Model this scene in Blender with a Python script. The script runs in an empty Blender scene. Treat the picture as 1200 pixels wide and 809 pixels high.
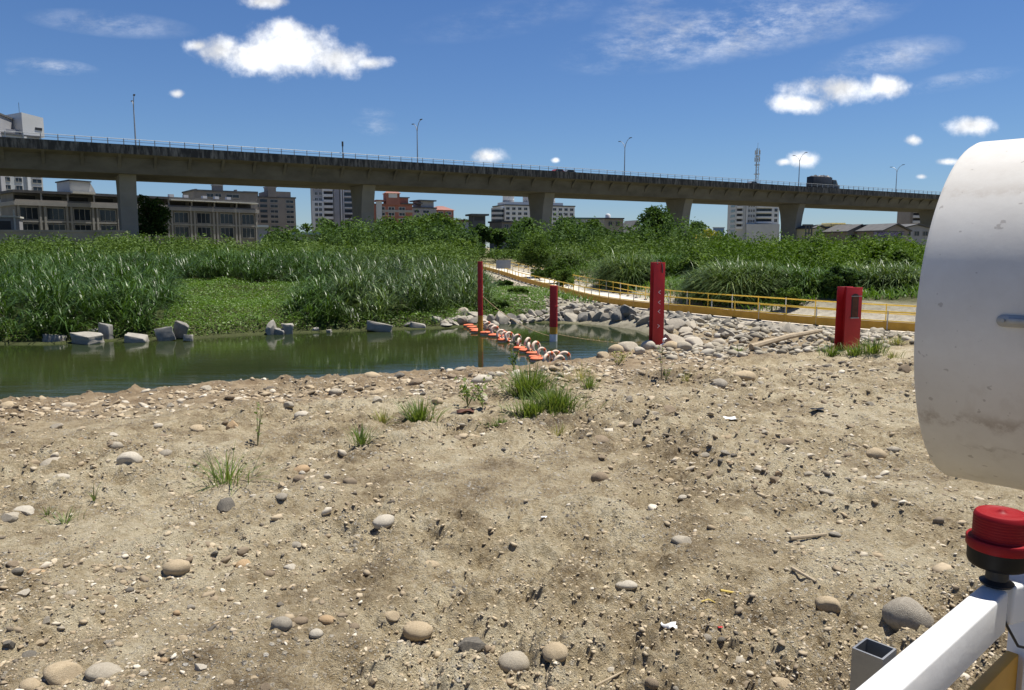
import bpy, bmesh, math, random
import numpy as np
from mathutils import Vector, Matrix
random.seed(7)
RNG = np.random.default_rng(11)
R = math.radians
sc = bpy.context.scene
COL = sc.collection

# ------------------------------------------------------------------ camera
FPX, CX, CY = 900.0, 600.0, 404.5
PITCH = math.atan(114.5 / 900.0)
EYE = 2.4
cp, sp = math.cos(PITCH), math.sin(PITCH)
cam = bpy.data.cameras.new('camera'); cam.lens = 27.0; cam.sensor_width = 36.0
cam.clip_start = 0.05; cam.clip_end = 12000
camo = bpy.data.objects.new('camera', cam); COL.objects.link(camo)
camo.location = (0, 0, EYE); camo.rotation_euler = (math.pi / 2 - PITCH, 0, 0)
sc.camera = camo

def ray(px, py):
    x = (px - CX) / FPX; u = (CY - py) / FPX
    return x, cp + u * sp, -sp + u * cp
def at(px, py, z):
    d = ray(px, py); t = (z - EYE) / d[2]
    return Vector((d[0] * t, d[1] * t, z))
def atY(px, py, Y):
    d = ray(px, py); t = Y / d[1]
    return Vector((d[0] * t, Y, EYE + d[2] * t))
def to_px(p):
    x, y, z = p[0], p[1], p[2] - EYE
    f = y * cp - z * sp; u = y * sp + z * cp
    return CX + FPX * x / f, CY - FPX * u / f

# ------------------------------------------------------------------ noise
def _hash(ix, iy, seed):
    h = (ix.astype(np.int64) * 374761393 + iy.astype(np.int64) * 668265263 + seed * 144269504) & 0xffffffff
    h = ((h ^ (h >> 13)) * 1274126177) & 0xffffffff
    return ((h ^ (h >> 16)) & 0xffffff) / float(0xffffff)
def vnoise(x, y, seed=0):
    ix = np.floor(x); iy = np.floor(y); fx = x - ix; fy = y - iy
    fx = fx * fx * (3 - 2 * fx); fy = fy * fy * (3 - 2 * fy)
    a = _hash(ix, iy, seed); b = _hash(ix + 1, iy, seed)
    c = _hash(ix, iy + 1, seed); d = _hash(ix + 1, iy + 1, seed)
    return (a + (b - a) * fx) * (1 - fy) + (c + (d - c) * fx) * fy
def fbm(x, y, oct=4, seed=0):
    s = 0; a = 0.5; 
    for i in range(oct):
        s = s + a * (vnoise(x, y, seed + i * 17) * 2 - 1)
        x, y = x * 2.03 + 5.1, y * 2.03 - 3.7; a *= .5
    return s
def sstep(t):
    t = np.clip(t, 0, 1); return t * t * (3 - 2 * t)

# ------------------------------------------------------------------ tags
def tag(o, label=None, cat=None, group=None, kind=None):
    if label: o['label'] = label
    if cat: o['category'] = cat
    if group: o['group'] = group
    if kind: o['kind'] = kind
    return o
def thing(name, label, cat, loc=(0, 0, 0), rz=0, group=None):
    o = bpy.data.objects.new(name, None); COL.objects.link(o)
    o.location = loc; o.rotation_euler = (0, 0, rz); o.empty_display_size = .2
    return tag(o, label, cat, group)
def children(o): return [c for c in o.children]
def copy_tree(o, parent=None):
    c = o.copy(); COL.objects.link(c)
    if parent is not None: c.parent = parent
    for ch in list(o.children): copy_tree(ch, c)
    return c

# ------------------------------------------------------------------ mesh builder
def link_mesh(name, me, parent=None):
    o = bpy.data.objects.new(name, me); COL.objects.link(o)
    if parent is not None: o.parent = parent
    return o
class MB:
    def __init__(s): s.v = []; s.f = []; s.m = []
    def add(s, v, f, m=0):
        n = len(s.v); s.v += [tuple(p) for p in v]; s.f += [tuple(i + n for i in q) for q in f]; s.m += [m] * len(f)
        return s
    def box(s, x0, y0, z0, x1, y1, z1, m=0):
        v = [(x0,y0,z0),(x1,y0,z0),(x1,y1,z0),(x0,y1,z0),(x0,y0,z1),(x1,y0,z1),(x1,y1,z1),(x0,y1,z1)]
        return s.add(v, [(0,3,2,1),(4,5,6,7),(0,1,5,4),(1,2,6,5),(2,3,7,6),(3,0,4,7)], m)
    def bar(s, p0, p1, w, h, m=0, up=(0, 0, 1)):
        p0 = Vector(p0); p1 = Vector(p1); d = (p1 - p0).normalized(); up = Vector(up)
        r = d.cross(up)
        if r.length < 1e-4: r = d.cross(Vector((0, 1, 0)))
        r.normalize(); u = r.cross(d)
        v = []
        for p in (p0, p1):
            for a, b in ((-1,-1),(1,-1),(1,1),(-1,1)):
                v.append(p + r * (a * w / 2) + u * (b * h / 2))
        return s.add(v, [(0,1,2,3),(7,6,5,4),(0,4,5,1),(1,5,6,2),(2,6,7,3),(3,7,4,0)], m)
    def cyl(s, p0, p1, r0, r1=None, n=12, m=0, caps=True):
        r1 = r0 if r1 is None else r1
        return s.tube([p0, p1], [r0, r1], n, m, caps)
    def tube(s, pts, r, n=8, m=0, caps=True):
        pts = [Vector(p) for p in pts]; k = len(pts)
        rs = r if isinstance(r, (list, tuple)) else [r] * k
        v = []; f = []; ref = None
        for i in range(k):
            d = (pts[min(i+1, k-1)] - pts[max(i-1, 0)]).normalized()
            if ref is None:
                ref = Vector((0, 0, 1)) if abs(d.z) < .9 else Vector((1, 0, 0))
            a = d.cross(ref).normalized(); b = a.cross(d).normalized(); ref = b
            for j in range(n):
                t = 2 * math.pi * j / n
                v.append(pts[i] + (a * math.cos(t) + b * math.sin(t)) * rs[i])
        for i in range(k - 1):
            for j in range(n):
                f.append((i*n+j, (i+1)*n+j, (i+1)*n+(j+1) % n, i*n+(j+1) % n))
        if caps:
            f.append(tuple(range(n))); f.append(tuple(reversed(range((k-1)*n, k*n))))
        return s.add(v, f, m)
    def lathe(s, prof, n=24, c=(0, 0, 0), m=0, mat=None):
        v = []; f = []; k = len(prof)
        for r, z in prof:
            for j in range(n):
                t = 2 * math.pi * j / n
                p = Vector((r * math.cos(t), r * math.sin(t), z))
                if mat: p = mat @ p
                v.append((p[0] + c[0], p[1] + c[1], p[2] + c[2]))
        for i in range(k - 1):
            for j in range(n):
                f.append((i*n+j, i*n+(j+1) % n, (i+1)*n+(j+1) % n, (i+1)*n+j))
        return s.add(v, f, m)
    def extrude(s, poly, fn, a, b, m=0):
        # poly: list of (u,v); fn(u,v,t) -> world ; extruded t=a..b
        n = len(poly); v = [fn(u, w, a) for u, w in poly] + [fn(u, w, b) for u, w in poly]
        f = [tuple(range(n)), tuple(reversed(range(n, 2*n)))]
        f += [(i, i + n, (i+1) % n + n, (i+1) % n) for i in range(n)]
        return s.add(v, f, m)
    def build(s, name, mats, parent=None, smooth=False, bevel=0, seg=2, world=False, auto=None):
        me = bpy.data.meshes.new(name)
        v = s.v
        if world and parent is not None:
            l = parent.location; v = [(p[0]-l[0], p[1]-l[1], p[2]-l[2]) for p in v]
        me.from_pydata(v, [], s.f)
        if not isinstance(mats, (list, tuple)): mats = [mats]
        for m in mats: me.materials.append(m)
        if len(mats) > 1: me.polygons.foreach_set('material_index', s.m)
        bm = bmesh.new(); bm.from_mesh(me)
        bmesh.ops.recalc_face_normals(bm, faces=bm.faces)
        if bevel:
            es = [e for e in bm.edges if len(e.link_faces) == 2 and e.calc_face_angle(0) > .5]
            bmesh.ops.bevel(bm, geom=es, offset=bevel, segments=seg, affect='EDGES', profile=.5, clamp_overlap=True)
        bm.to_mesh(me); bm.free()
        if smooth or bevel:
            me.polygons.foreach_set('use_smooth', [True] * len(me.polygons))
            me.set_sharp_from_angle(angle=R(auto or 40))
        me.update()
        return link_mesh(name, me, parent)

def npmesh(name, verts, faces, mat, parent=None, attr=None, smooth=False, cols=None):
    """verts (N,3) ; faces (M,k)"""
    me = bpy.data.meshes.new(name)
    n = len(verts); m, k = faces.shape
    me.vertices.add(n); me.vertices.foreach_set('co', np.ascontiguousarray(verts, dtype=np.float32).ravel())
    me.loops.add(m * k); me.loops.foreach_set('vertex_index', np.ascontiguousarray(faces, dtype=np.int32).ravel())
    me.polygons.add(m)
    me.polygons.foreach_set('loop_start', np.arange(0, m * k, k, dtype=np.int32))
    me.polygons.foreach_set('loop_total', np.full(m, k, dtype=np.int32))
    if smooth: me.polygons.foreach_set('use_smooth', np.ones(m, dtype=bool))
    for nm, a in (attr or {}).items():
        at_ = me.attributes.new(nm, 'FLOAT', 'POINT'); at_.data.foreach_set('value', np.ascontiguousarray(a, dtype=np.float32))
    me.materials.append(mat)
    me.update(calc_edges=True); me.validate()
    return link_mesh(name, me, parent)

# ------------------------------------------------------------------ materials
def newmat(name):
    m = bpy.data.materials.new(name); m.use_nodes = True
    nt = m.node_tree; b = nt.nodes['Principled BSDF']
    return m, nt, b
def N(nt, t, **kw):
    n = nt.nodes.new(t)
    for k, v in kw.items():
        if k.startswith('i_'):
            n.inputs[k[2:].replace('_', ' ')].default_value = v
        else: setattr(n, k, v)
    return n
def ramp(nt, stops):
    r = nt.nodes.new('ShaderNodeValToRGB'); e = r.color_ramp.elements
    while len(e) > 1: e.remove(e[-1])
    e[0].position = stops[0][0]; e[0].color = (*stops[0][1], 1)
    for p, c in stops[1:]:
        x = e.new(p); x.color = (*c, 1)
    return r
def noisy(name, c0, c1, scale=3, rough=.8, bump=0, bscale=20, metal=0, spec=.5, detail=6, stretch=None, dist=.02, obj=True, lo=.3, hi=.7):
    m, nt, b = newmat(name); L = nt.links
    tc = N(nt, 'ShaderNodeTexCoord'); mp = N(nt, 'ShaderNodeMapping')
    L.new(tc.outputs['Object'], mp.inputs['Vector'])
    if stretch: mp.inputs['Scale'].default_value = stretch
    n = N(nt, 'ShaderNodeTexNoise', i_Scale=scale, i_Detail=detail, i_Roughness=.65)
    L.new(mp.outputs[0], n.inputs['Vector'])
    r = ramp(nt, [(lo, c0), (hi, c1)]); L.new(n.outputs['Fac'], r.inputs[0])
    L.new(r.outputs[0], b.inputs['Base Color'])
    b.inputs['Roughness'].default_value = rough; b.inputs['Metallic'].default_value = metal
    b.inputs['Specular IOR Level'].default_value = spec
    if bump:
        n2 = N(nt, 'ShaderNodeTexNoise', i_Scale=bscale, i_Detail=6, i_Roughness=.6)
        L.new(mp.outputs[0], n2.inputs['Vector'])
        bp = N(nt, 'ShaderNodeBump', i_Strength=bump, i_Distance=dist)
        L.new(n2.outputs['Fac'], bp.inputs['Height']); L.new(bp.outputs[0], b.inputs['Normal'])
    return m
def leafmat(name, stops, trans=.25, rough=.45, spec=.5):
    m, nt, b = newmat(name); L = nt.links
    a = N(nt, 'ShaderNodeAttribute', attribute_name='rnd')
    r = ramp(nt, stops); L.new(a.outputs['Fac'], r.inputs[0])
    L.new(r.outputs[0], b.inputs['Base Color'])
    b.inputs['Roughness'].default_value = rough; b.inputs['Specular IOR Level'].default_value = spec
    t = N(nt, 'ShaderNodeBsdfTranslucent')
    mx = N(nt, 'ShaderNodeMix', data_type='RGBA', blend_type='MULTIPLY'); mx.inputs[0].default_value = 1
    L.new(r.outputs[0], mx.inputs[6]); mx.inputs[7].default_value = (1.2, 1.25, .5, 1)
    L.new(mx.outputs[2], t.inputs['Color'])
    ms = N(nt, 'ShaderNodeMixShader'); ms.inputs[0].default_value = trans
    out = nt.nodes['Material Output']
    L.new(b.outputs[0], ms.inputs[1]); L.new(t.outputs[0], ms.inputs[2]); L.new(ms.outputs[0], out.inputs['Surface'])
    return m

M = {}
M['concrete'] = noisy('concrete', (.17,.16,.135), (.27,.255,.21), .25, .9, .3, 3)
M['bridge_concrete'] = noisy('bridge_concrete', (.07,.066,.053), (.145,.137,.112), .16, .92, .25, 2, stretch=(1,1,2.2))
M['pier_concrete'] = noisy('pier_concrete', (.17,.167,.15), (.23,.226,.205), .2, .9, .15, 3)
M['parapet'] = noisy('parapet_stained', (.03,.03,.028), (.26,.25,.22), 1.1, .9, .2, 3, stretch=(1.6,1.6,.3), lo=.45, hi=.8)
M['asphalt'] = noisy('asphalt', (.045,.045,.045), (.06,.06,.06), 2, .9)
M['galv'] = noisy('galvanised_steel', (.25,.255,.26), (.38,.385,.39), 12, .42, .05, 40, metal=.7)
M['lamp_steel'] = noisy('lamp_steel', (.3,.32,.33), (.4,.42,.43), 3, .5, metal=.3)
M['white_paint'] = noisy('white_paint', (.74,.74,.73), (.82,.82,.81), 8, .38, .03, 30)
M['red_paint'] = noisy('red_paint', (.36,.008,.009), (.50,.013,.014), 1.6, .5, .1, 20)
M['yellow_paint'] = noisy('yellow_paint', (.50,.25,.02), (.68,.36,.035), 2.5, .6, .1, 20)
M['yellow_rail'] = noisy('yellow_rail', (.58,.36,.03), (.74,.50,.06), 2.5, .5)
M['rail_grey'] = noisy('weathered_rail', (.42,.42,.40), (.6,.6,.56), 3, .6)
M['black_rubber'] = noisy('black_rubber', (.012,.012,.012), (.03,.03,.03), 10, .5)
M['dark'] = noisy('dark_shade_and_paint', (.012,.012,.014), (.03,.03,.033), 1, .5)  # near-black: painted shade of recesses, also the truck's own dark finish
M['rust'] = noisy('rust', (.06,.022,.012), (.13,.05,.025), 6, .85, .2, 20)
M['glass'] = noisy('window_glass', (.015,.02,.028), (.04,.05,.06), .6, .12, spec=.4)
M['road_concrete'] = noisy('road_concrete', (.50,.46,.38), (.66,.61,.51), .7, .9, .3, 8)
M['orange_float'] = noisy('orange_float', (.62,.13,.05), (.75,.2,.08), 4, .55)
M['cream_float'] = noisy('cream_float', (.62,.46,.34), (.78,.64,.5), 5, .6)
M['cable'] = noisy('rope', (.3,.2,.1), (.42,.32,.16), 6, .8)
M['bark'] = noisy('bark', (.05,.04,.03), (.11,.09,.065), 3, .95, .4, 12, stretch=(1,1,.3))
M['wood'] = noisy('weathered_wood', (.28,.22,.14), (.42,.34,.23), 6, .9, .3, 25, stretch=(1,1,.2))
M['yellow_wood'] = noisy('yellow_wood', (.55,.4,.08), (.68,.52,.14), 6, .7)
M['paper'] = noisy('paper_scrap', (.75,.74,.7), (.85,.84,.8), 6, .8)
M['black_plastic'] = noisy('black_plastic', (.004,.004,.004), (.008,.008,.008), 6, .55, spec=.25)
# buildings
M['w_row'] = noisy('row_house_wall', (.19,.178,.16), (.26,.245,.22), .3, .9)
M['w_row_trim'] = noisy('row_house_trim', (.30,.285,.26), (.38,.365,.335), .5, .9)
M['w_lightgrey'] = noisy('light_grey_tile', (.42,.43,.42), (.52,.53,.52), .2, .8)
M['w_grey'] = noisy('grey_tile', (.25,.25,.26), (.34,.34,.35), .2, .8)
M['w_brown'] = noisy('brown_grey_tile', (.20,.175,.155), (.27,.24,.21), .2, .85)
M['w_red'] = noisy('red_brick', (.27,.11,.08), (.36,.15,.11), .3, .85)
M['w_white'] = noisy('white_tile', (.58,.58,.56), (.68,.68,.66), .2, .8)
M['w_dark'] = noisy('dark_cladding', (.05,.055,.06), (.09,.095,.1), .3, .7)
M['w_cream'] = noisy('cream_wall', (.60,.54,.32), (.68,.62,.4), .3, .85)
M['w_blue'] = noisy('blue_panel', (.12,.2,.34), (.16,.25,.4), .3, .7)
M['roof_dark'] = noisy('dark_roof', (.06,.06,.062), (.11,.11,.11), .6, .85)
M['roof_metal'] = noisy('pale_roof', (.55,.54,.48), (.66,.65,.58), .4, .6)
M['roof_red'] = noisy('red_tile_roof', (.22,.10,.08), (.30,.14,.11), .6, .85)
# stones
SC = {
 'pale grey': ((.33,.285,.215), (.45,.40,.31)), 'tan': ((.36,.28,.175), (.49,.395,.26)),
 'brown': ((.20,.15,.10), (.31,.245,.165)), 'dark grey': ((.10,.092,.078), (.22,.195,.155)),
 'rusty orange': ((.37,.25,.135), (.48,.35,.21)), 'whitish': ((.42,.375,.295), (.55,.495,.395)),
 'grey': ((.24,.21,.165), (.37,.33,.26))}
SM = {k: noisy('stone_' + k.replace(' ', '_'), a, b, 7, .92, .6, 26, spec=.25, lo=.3, hi=.72) for k, (a, b) in SC.items()}
# foliage
M['reed'] = leafmat('reed_leaf', [(0,(0.032,0.065,0.011)), (.45,(0.064,0.125,0.020)), (.8,(0.100,0.176,0.032)), (1,(0.200,0.247,0.059))], .2, .42, .35)
M['reed_pale'] = leafmat('reed_leaf_pale', [(0,(0.045,0.076,0.020)), (.5,(0.086,0.139,0.036)), (.85,(0.149,0.214,0.065)), (1,(0.274,0.327,0.117))], .2, .42, .35)
M['creeper'] = leafmat('creeper_leaf', [(0,(0.050,0.099,0.011)), (.5,(0.086,0.163,0.019)), (1,(0.144,0.233,0.033))], .3, .5, .3)
M['shrub'] = leafmat('shrub_leaf', [(0,(0.034,0.067,0.010)), (.55,(0.069,0.120,0.020)), (.85,(0.111,0.165,0.037)), (1,(0.140,0.206,0.058))], .22, .65, .12)
M['shrub_bright'] = leafmat('shrub_bright_leaf', [(0,(0.044,0.085,0.008)), (.6,(0.084,0.149,0.014)), (1,(0.138,0.202,0.027))], .22, .65, .12)
M['tree_dark'] = leafmat('tree_dark_leaf', [(0,(0.032,0.062,0.019)), (.6,(0.063,0.112,0.030)), (1,(0.109,0.173,0.047))], .25, .7, .08)
M['tree_mid'] = leafmat('tree_mid_leaf', [(0,(0.047,0.081,0.016)), (.6,(0.085,0.140,0.028)), (1,(0.139,0.206,0.046))], .25, .7, .08)
M['tree_yellow'] = leafmat('tree_yellow_leaf', [(0,(0.095,0.128,0.015)), (.5,(0.270,0.256,0.020)), (1,(0.675,0.538,0.030))], .3, .5, .3)
M['weed'] = leafmat('weed_leaf', [(0,(0.068,0.109,0.020)), (.6,(0.135,0.192,0.040)), (1,(0.270,0.282,0.090))], .3, .5, .3)
M['weed_dry'] = leafmat('weed_dry_leaf', [(0,(0.176,0.192,0.060)), (.6,(0.297,0.282,0.100)), (1,(0.540,0.461,0.200))], .25, .6, .3)
# ------------------------------------------------------------------ light and sky
SUN_EL, SUN_AZ = 72.0, 60.0      # azimuth clockwise from +Y
sl = bpy.data.lights.new('sun', 'SUN'); sl.energy = 5.0; sl.angle = R(.53); sl.color = (1, .955, .88)
so = bpy.data.objects.new('sun', sl); COL.objects.link(so)
sd = Vector((math.sin(R(SUN_AZ)) * math.cos(R(SUN_EL)), math.cos(R(SUN_AZ)) * math.cos(R(SUN_EL)), math.sin(R(SUN_EL))))
so.rotation_euler = sd.to_track_quat('Z', 'Y').to_euler(); so.location = (20, 20, 60)

W = bpy.data.worlds.new('World'); sc.world = W; W.use_nodes = True
nt = W.node_tree; L = nt.links
bg = nt.nodes['Background']
sky = N(nt, 'ShaderNodeTexSky', sky_type='NISHITA', sun_disc=False)
sky.sun_elevation = R(SUN_EL); sky.sun_rotation = R(SUN_AZ)
sky.air_density = 1.0; sky.dust_density = .0; sky.ozone_density = 1.2; sky.altitude = 50
SKY_STRENGTH = .058
tcn = N(nt, 'ShaderNodeTexCoord')
sep = N(nt, 'ShaderNodeSeparateXYZ'); L.new(tcn.outputs['Generated'], sep.inputs[0])
def mth(op, a, b=None, c=None, clamp=False):
    n = nt.nodes.new('ShaderNodeMath'); n.operation = op; n.use_clamp = clamp
    for i, x in enumerate((a, b, c)):
        if x is None: continue
        if isinstance(x, (int, float)): n.inputs[i].default_value = x
        else: L.new(x, n.inputs[i])
    return n.outputs[0]
ysafe = mth('MAXIMUM', sep.outputs[1], .02)
U = mth('DIVIDE', sep.outputs[0], ysafe); V = mth('DIVIDE', sep.outputs[2], ysafe)
cmb = N(nt, 'ShaderNodeCombineXYZ'); L.new(U, cmb.inputs[0]); L.new(V, cmb.inputs[1])
def wnoise(scale, detail=8, rough=.6, stretch=(1, 1, 1), off=(0, 0, 0)):
    mp = N(nt, 'ShaderNodeMapping'); L.new(cmb.outputs[0], mp.inputs[0]); mp.inputs['Scale'].default_value = stretch; mp.inputs['Location'].default_value = off
    n = N(nt, 'ShaderNodeTexNoise', i_Scale=scale, i_Detail=detail, i_Roughness=rough); L.new(mp.outputs[0], n.inputs['Vector'])
    return n.outputs['Fac']
n_big = wnoise(14, 8, .58); n_fine = wnoise(45, 6, .62, off=(3, 1, 0))
# cumulus lobes: (px, py, rx, ry) as directions in the sky
CUM = [(258,60,40,20),(300,66,60,22),(345,58,62,34),(395,70,45,22),(340,38,30,18),(432,74,26,10),(232,54,18,8),
       (312,2,36,10),(207,110,10,6),(985,104,62,17),(1035,102,32,14),(935,122,40,12),(1137,148,32,13),(1071,165,14,7),
       (938,187,22,10),(918,190,14,6),(571,183,24,11),(651,188,6,4),(1080,207,8,4),(1110,190,18,5)]
cum = None
for px, py, rx, ry in CUM:
    d = ray(px, py); u0, v0 = d[0]/d[1], d[2]/d[1]
    d2 = ray(px + rx, py); d3 = ray(px, py - ry)
    a = 1.12 * (d2[0]/d2[1] - u0); b = 1.12 * (d3[2]/d3[1] - v0)
    x = mth('DIVIDE', mth('SUBTRACT', U, u0), a); y = mth('DIVIDE', mth('SUBTRACT', V, v0), b)
    e = mth('SUBTRACT', 1.0, mth('SQRT', mth('ADD', mth('MULTIPLY', x, x), mth('MULTIPLY', y, y))))
    cum = e if cum is None else mth('SMOOTH_MAX', cum, e, .18)
dens = mth('ADD', cum, mth('MULTIPLY', mth('SUBTRACT', n_big, .5), 1.9))
dens = mth('ADD', dens, mth('MULTIPLY', mth('SUBTRACT', n_fine, .5), .8))
mr = N(nt, 'ShaderNodeMapRange', interpolation_type='SMOOTHSTEP'); L.new(dens, mr.inputs[0])
mr.inputs[1].default_value = -.02; mr.inputs[2].default_value = .85; mr.inputs[3].default_value = 0; mr.inputs[4].default_value = .97
gate = mth('GREATER_THAN', cum, -.45)
cmask = mth('MULTIPLY', mr.outputs[0], gate)
# cirrus wisps
CIR = [(860,35,190,34,.75),(1040,68,80,20,.5),(760,22,60,30,.35),(440,148,26,11,.5),(60,78,50,9,.55),(130,28,90,14,.35),(1120,95,70,10,.4),(600,20,120,20,.15),(440,132,22,6,.35),(20,84,14,5,.4)]
n_c = wnoise(4.2, 9, .68, stretch=(1.0, 3.4, 1), off=(1.7, .4, 0)); n_c2 = wnoise(17, 8, .7, stretch=(1, 2.2, 1), off=(.3, 2, 0))
cir = None
for px, py, rx, ry, k in CIR:
    d = ray(px, py); u0, v0 = d[0]/d[1], d[2]/d[1]
    a = rx / 800.0; b = ry / 800.0
    du = mth('SUBTRACT', U, u0); dv = mth('SUBTRACT', V, v0)
    dv = mth('SUBTRACT', dv, mth('MULTIPLY', du, .16 if px > 500 else -.08))
    x = mth('DIVIDE', du, a); y = mth('DIVIDE', dv, b)
    e = mth('MULTIPLY', mth('SUBTRACT', 1.0, mth('SQRT', mth('ADD', mth('MULTIPLY', x, x), mth('MULTIPLY', y, y))), clamp=True), k)
    cir = e if cir is None else mth('MAXIMUM', cir, e)
cn = mth('ADD', mth('MULTIPLY', n_c, .6), mth('MULTIPLY', n_c2, .5))
mr2 = N(nt, 'ShaderNodeMapRange', interpolation_type='SMOOTHSTEP'); L.new(cn, mr2.inputs[0])
mr2.inputs[1].default_value = .46; mr2.inputs[2].default_value = .78
cirm = mth('MULTIPLY', mth('MULTIPLY', mr2.outputs[0], cir), 1.5, clamp=True)
allm = mth('MAXIMUM', cmask, mth('MINIMUM', cirm, .7))
allm = mth('MULTIPLY', allm, mth('GREATER_THAN', sep.outputs[1], .05))
# cloud colour: grey where the noise is thin, bright at the thick heads
n_up = wnoise(14, 8, .58, off=(0, .16, 0)); n_up2 = wnoise(30, 5, .6, off=(3, 1.1, 0)); n_dn2 = wnoise(30, 5, .6, off=(3, 1, 0))
relief = mth('ADD', mth('MULTIPLY', mth('SUBTRACT', n_big, n_up), 1.5), mth('MULTIPLY', mth('SUBTRACT', n_dn2, n_up2), .9))
relief = mth('ADD', relief, mth('MULTIPLY', mth('SUBTRACT', n_fine, .5), .35))
mr3 = N(nt, 'ShaderNodeMapRange'); L.new(relief, mr3.inputs[0]); mr3.inputs[1].default_value = -.28; mr3.inputs[2].default_value = .18
mr3.inputs[3].default_value = .66; mr3.inputs[4].default_value = 1.0
elr = ramp(nt, [(0, (.58,.74,1.06)), (.12, (.58,.78,1.08)), (.28, (.54,.76,1.10)), (.42, (.42,.66,1.06)), (.7, (.42,.66,1.06))])
L.new(sep.outputs[2], elr.inputs[0])
skm = N(nt, 'ShaderNodeMix', data_type='RGBA', blend_type='MULTIPLY'); skm.inputs[0].default_value = 1
L.new(sky.outputs[0], skm.inputs[6]); L.new(elr.outputs[0], skm.inputs[7])
skys = N(nt, 'ShaderNodeVectorMath', operation='SCALE'); L.new(skm.outputs[2], skys.inputs[0]); skys.inputs['Scale'].default_value = 1.0
cl = N(nt, 'ShaderNodeVectorMath', operation='SCALE'); cl.inputs[0].default_value = (.80 / SKY_STRENGTH, .815 / SKY_STRENGTH, .84 / SKY_STRENGTH); L.new(mr3.outputs[0], cl.inputs['Scale'])
mxs = N(nt, 'ShaderNodeMix', data_type='RGBA'); L.new(allm, mxs.inputs[0]); L.new(skys.outputs[0], mxs.inputs[6]); L.new(cl.outputs[0], mxs.inputs[7])
L.new(mxs.outputs[2], bg.inputs['Color']); bg.inputs['Strength'].default_value = SKY_STRENGTH
sc.view_settings.view_transform = 'Standard'; sc.view_settings.look = 'None'
sc.view_settings.exposure = .57; sc.view_settings.gamma = 1
W.cycles.sampling_method = 'MANUAL'; W.cycles.sample_map_resolution = 512

# ------------------------------------------------------------------ terrain
ZW = -1.7
NEAR_PX = [(-400,497),(-150,479),(0,470),(100,463),(200,456),(300,447),(380,442),(430,437),(480,434),(560,432),(610,431),(660,424),(705,418),(745,412),(785,404)]
FAR_PX = [(-400,402),(0,402),(60,402),(130,398),(220,396),(300,391),(430,386),(500,384),(540,382),(575,378),(610,376.5),(660,377.5),(700,379),(740,383),(765,387),(785,396)]
near_w = [(-90, 2), (-40, 9)] + [tuple(at(x, y, -.5).xy) for x, y in NEAR_PX]
far_w = [(-95, 30)] + [tuple(at(x, y, ZW).xy) for x, y in FAR_PX]
PATH_PX = [(960,382.6,-.9),(914,378.8,-.9),(830,368.5,-.9),(787,366,-.9),(743,361.5,-.9),(700,354.6,-.9),(678,348.5,-.88),(657,342.5,-.85),(635,336.6,-.78),(613,331,-.62),(594,324,-.42),(574,318,-.2),(556,314,.1)]
pe = [at(1110,392.5,-.9), at(1064,390.2,-.9)] + [at(x, y, z) for x, y, z in PATH_PX]
pe = [Vector((pe[0].x + 10, pe[0].y - 6.5, -.85))] + pe
def smooth_poly(P, n, it=3):
    # resample and smooth
    P = [np.array(p) for p in P]; d = [0]
    for a, b in zip(P, P[1:]): d.append(d[-1] + np.linalg.norm(b - a))
    t = np.linspace(0, d[-1], n); A = np.array(P)
    out = np.stack([np.interp(t, d, A[:, i]) for i in range(A.shape[1])], 1)
    for _ in range(it):
        o = out.copy(); o[1:-1] = (out[:-2] + 2 * out[1:-1] + out[2:]) / 4; out = o
    return out
PE = smooth_poly(pe, 70, 12)                     # near edge of the causeway
tan_ = np.gradient(PE[:, :2], axis=0); tan_ /= np.linalg.norm(tan_, axis=1)[:, None]
PN = np.stack([tan_[:, 1], -tan_[:, 0]], 1)      # towards the far side
if PN[20] @ np.array([.85, .5]) < 0: PN = -PN
PW = 3.5
PC = PE[:, :2] + PN * (PW / 2)
def seg_dist(x, y, P):
    best = np.full(x.shape, 1e9); bt = np.zeros(x.shape)
    for i in range(len(P) - 1):
        ax, ay = P[i][0], P[i][1]; bx, by = P[i+1][0], P[i+1][1]
        dx, dy = bx - ax, by - ay; l2 = dx*dx + dy*dy + 1e-9
        t = np.clip(((x - ax) * dx + (y - ay) * dy) / l2, 0, 1)
        d = np.hypot(x - ax - t * dx, y - ay - t * dy)
        k = d < best; best = np.where(k, d, best); bt = np.where(k, i + t, bt)
    return best, bt
def inside(x, y, P):
    c = np.zeros(x.shape, bool); n = len(P)
    for i in range(n):
        ax, ay = P[i]; bx, by = P[(i+1) % n]
        if ay == by: continue
        k = ((ay > y) != (by > y)) & (x < (bx - ax) * (y - ay) / (by - ay) + ax)
        c ^= k
    return c
RIVER = near_w + far_w[::-1]
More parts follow.
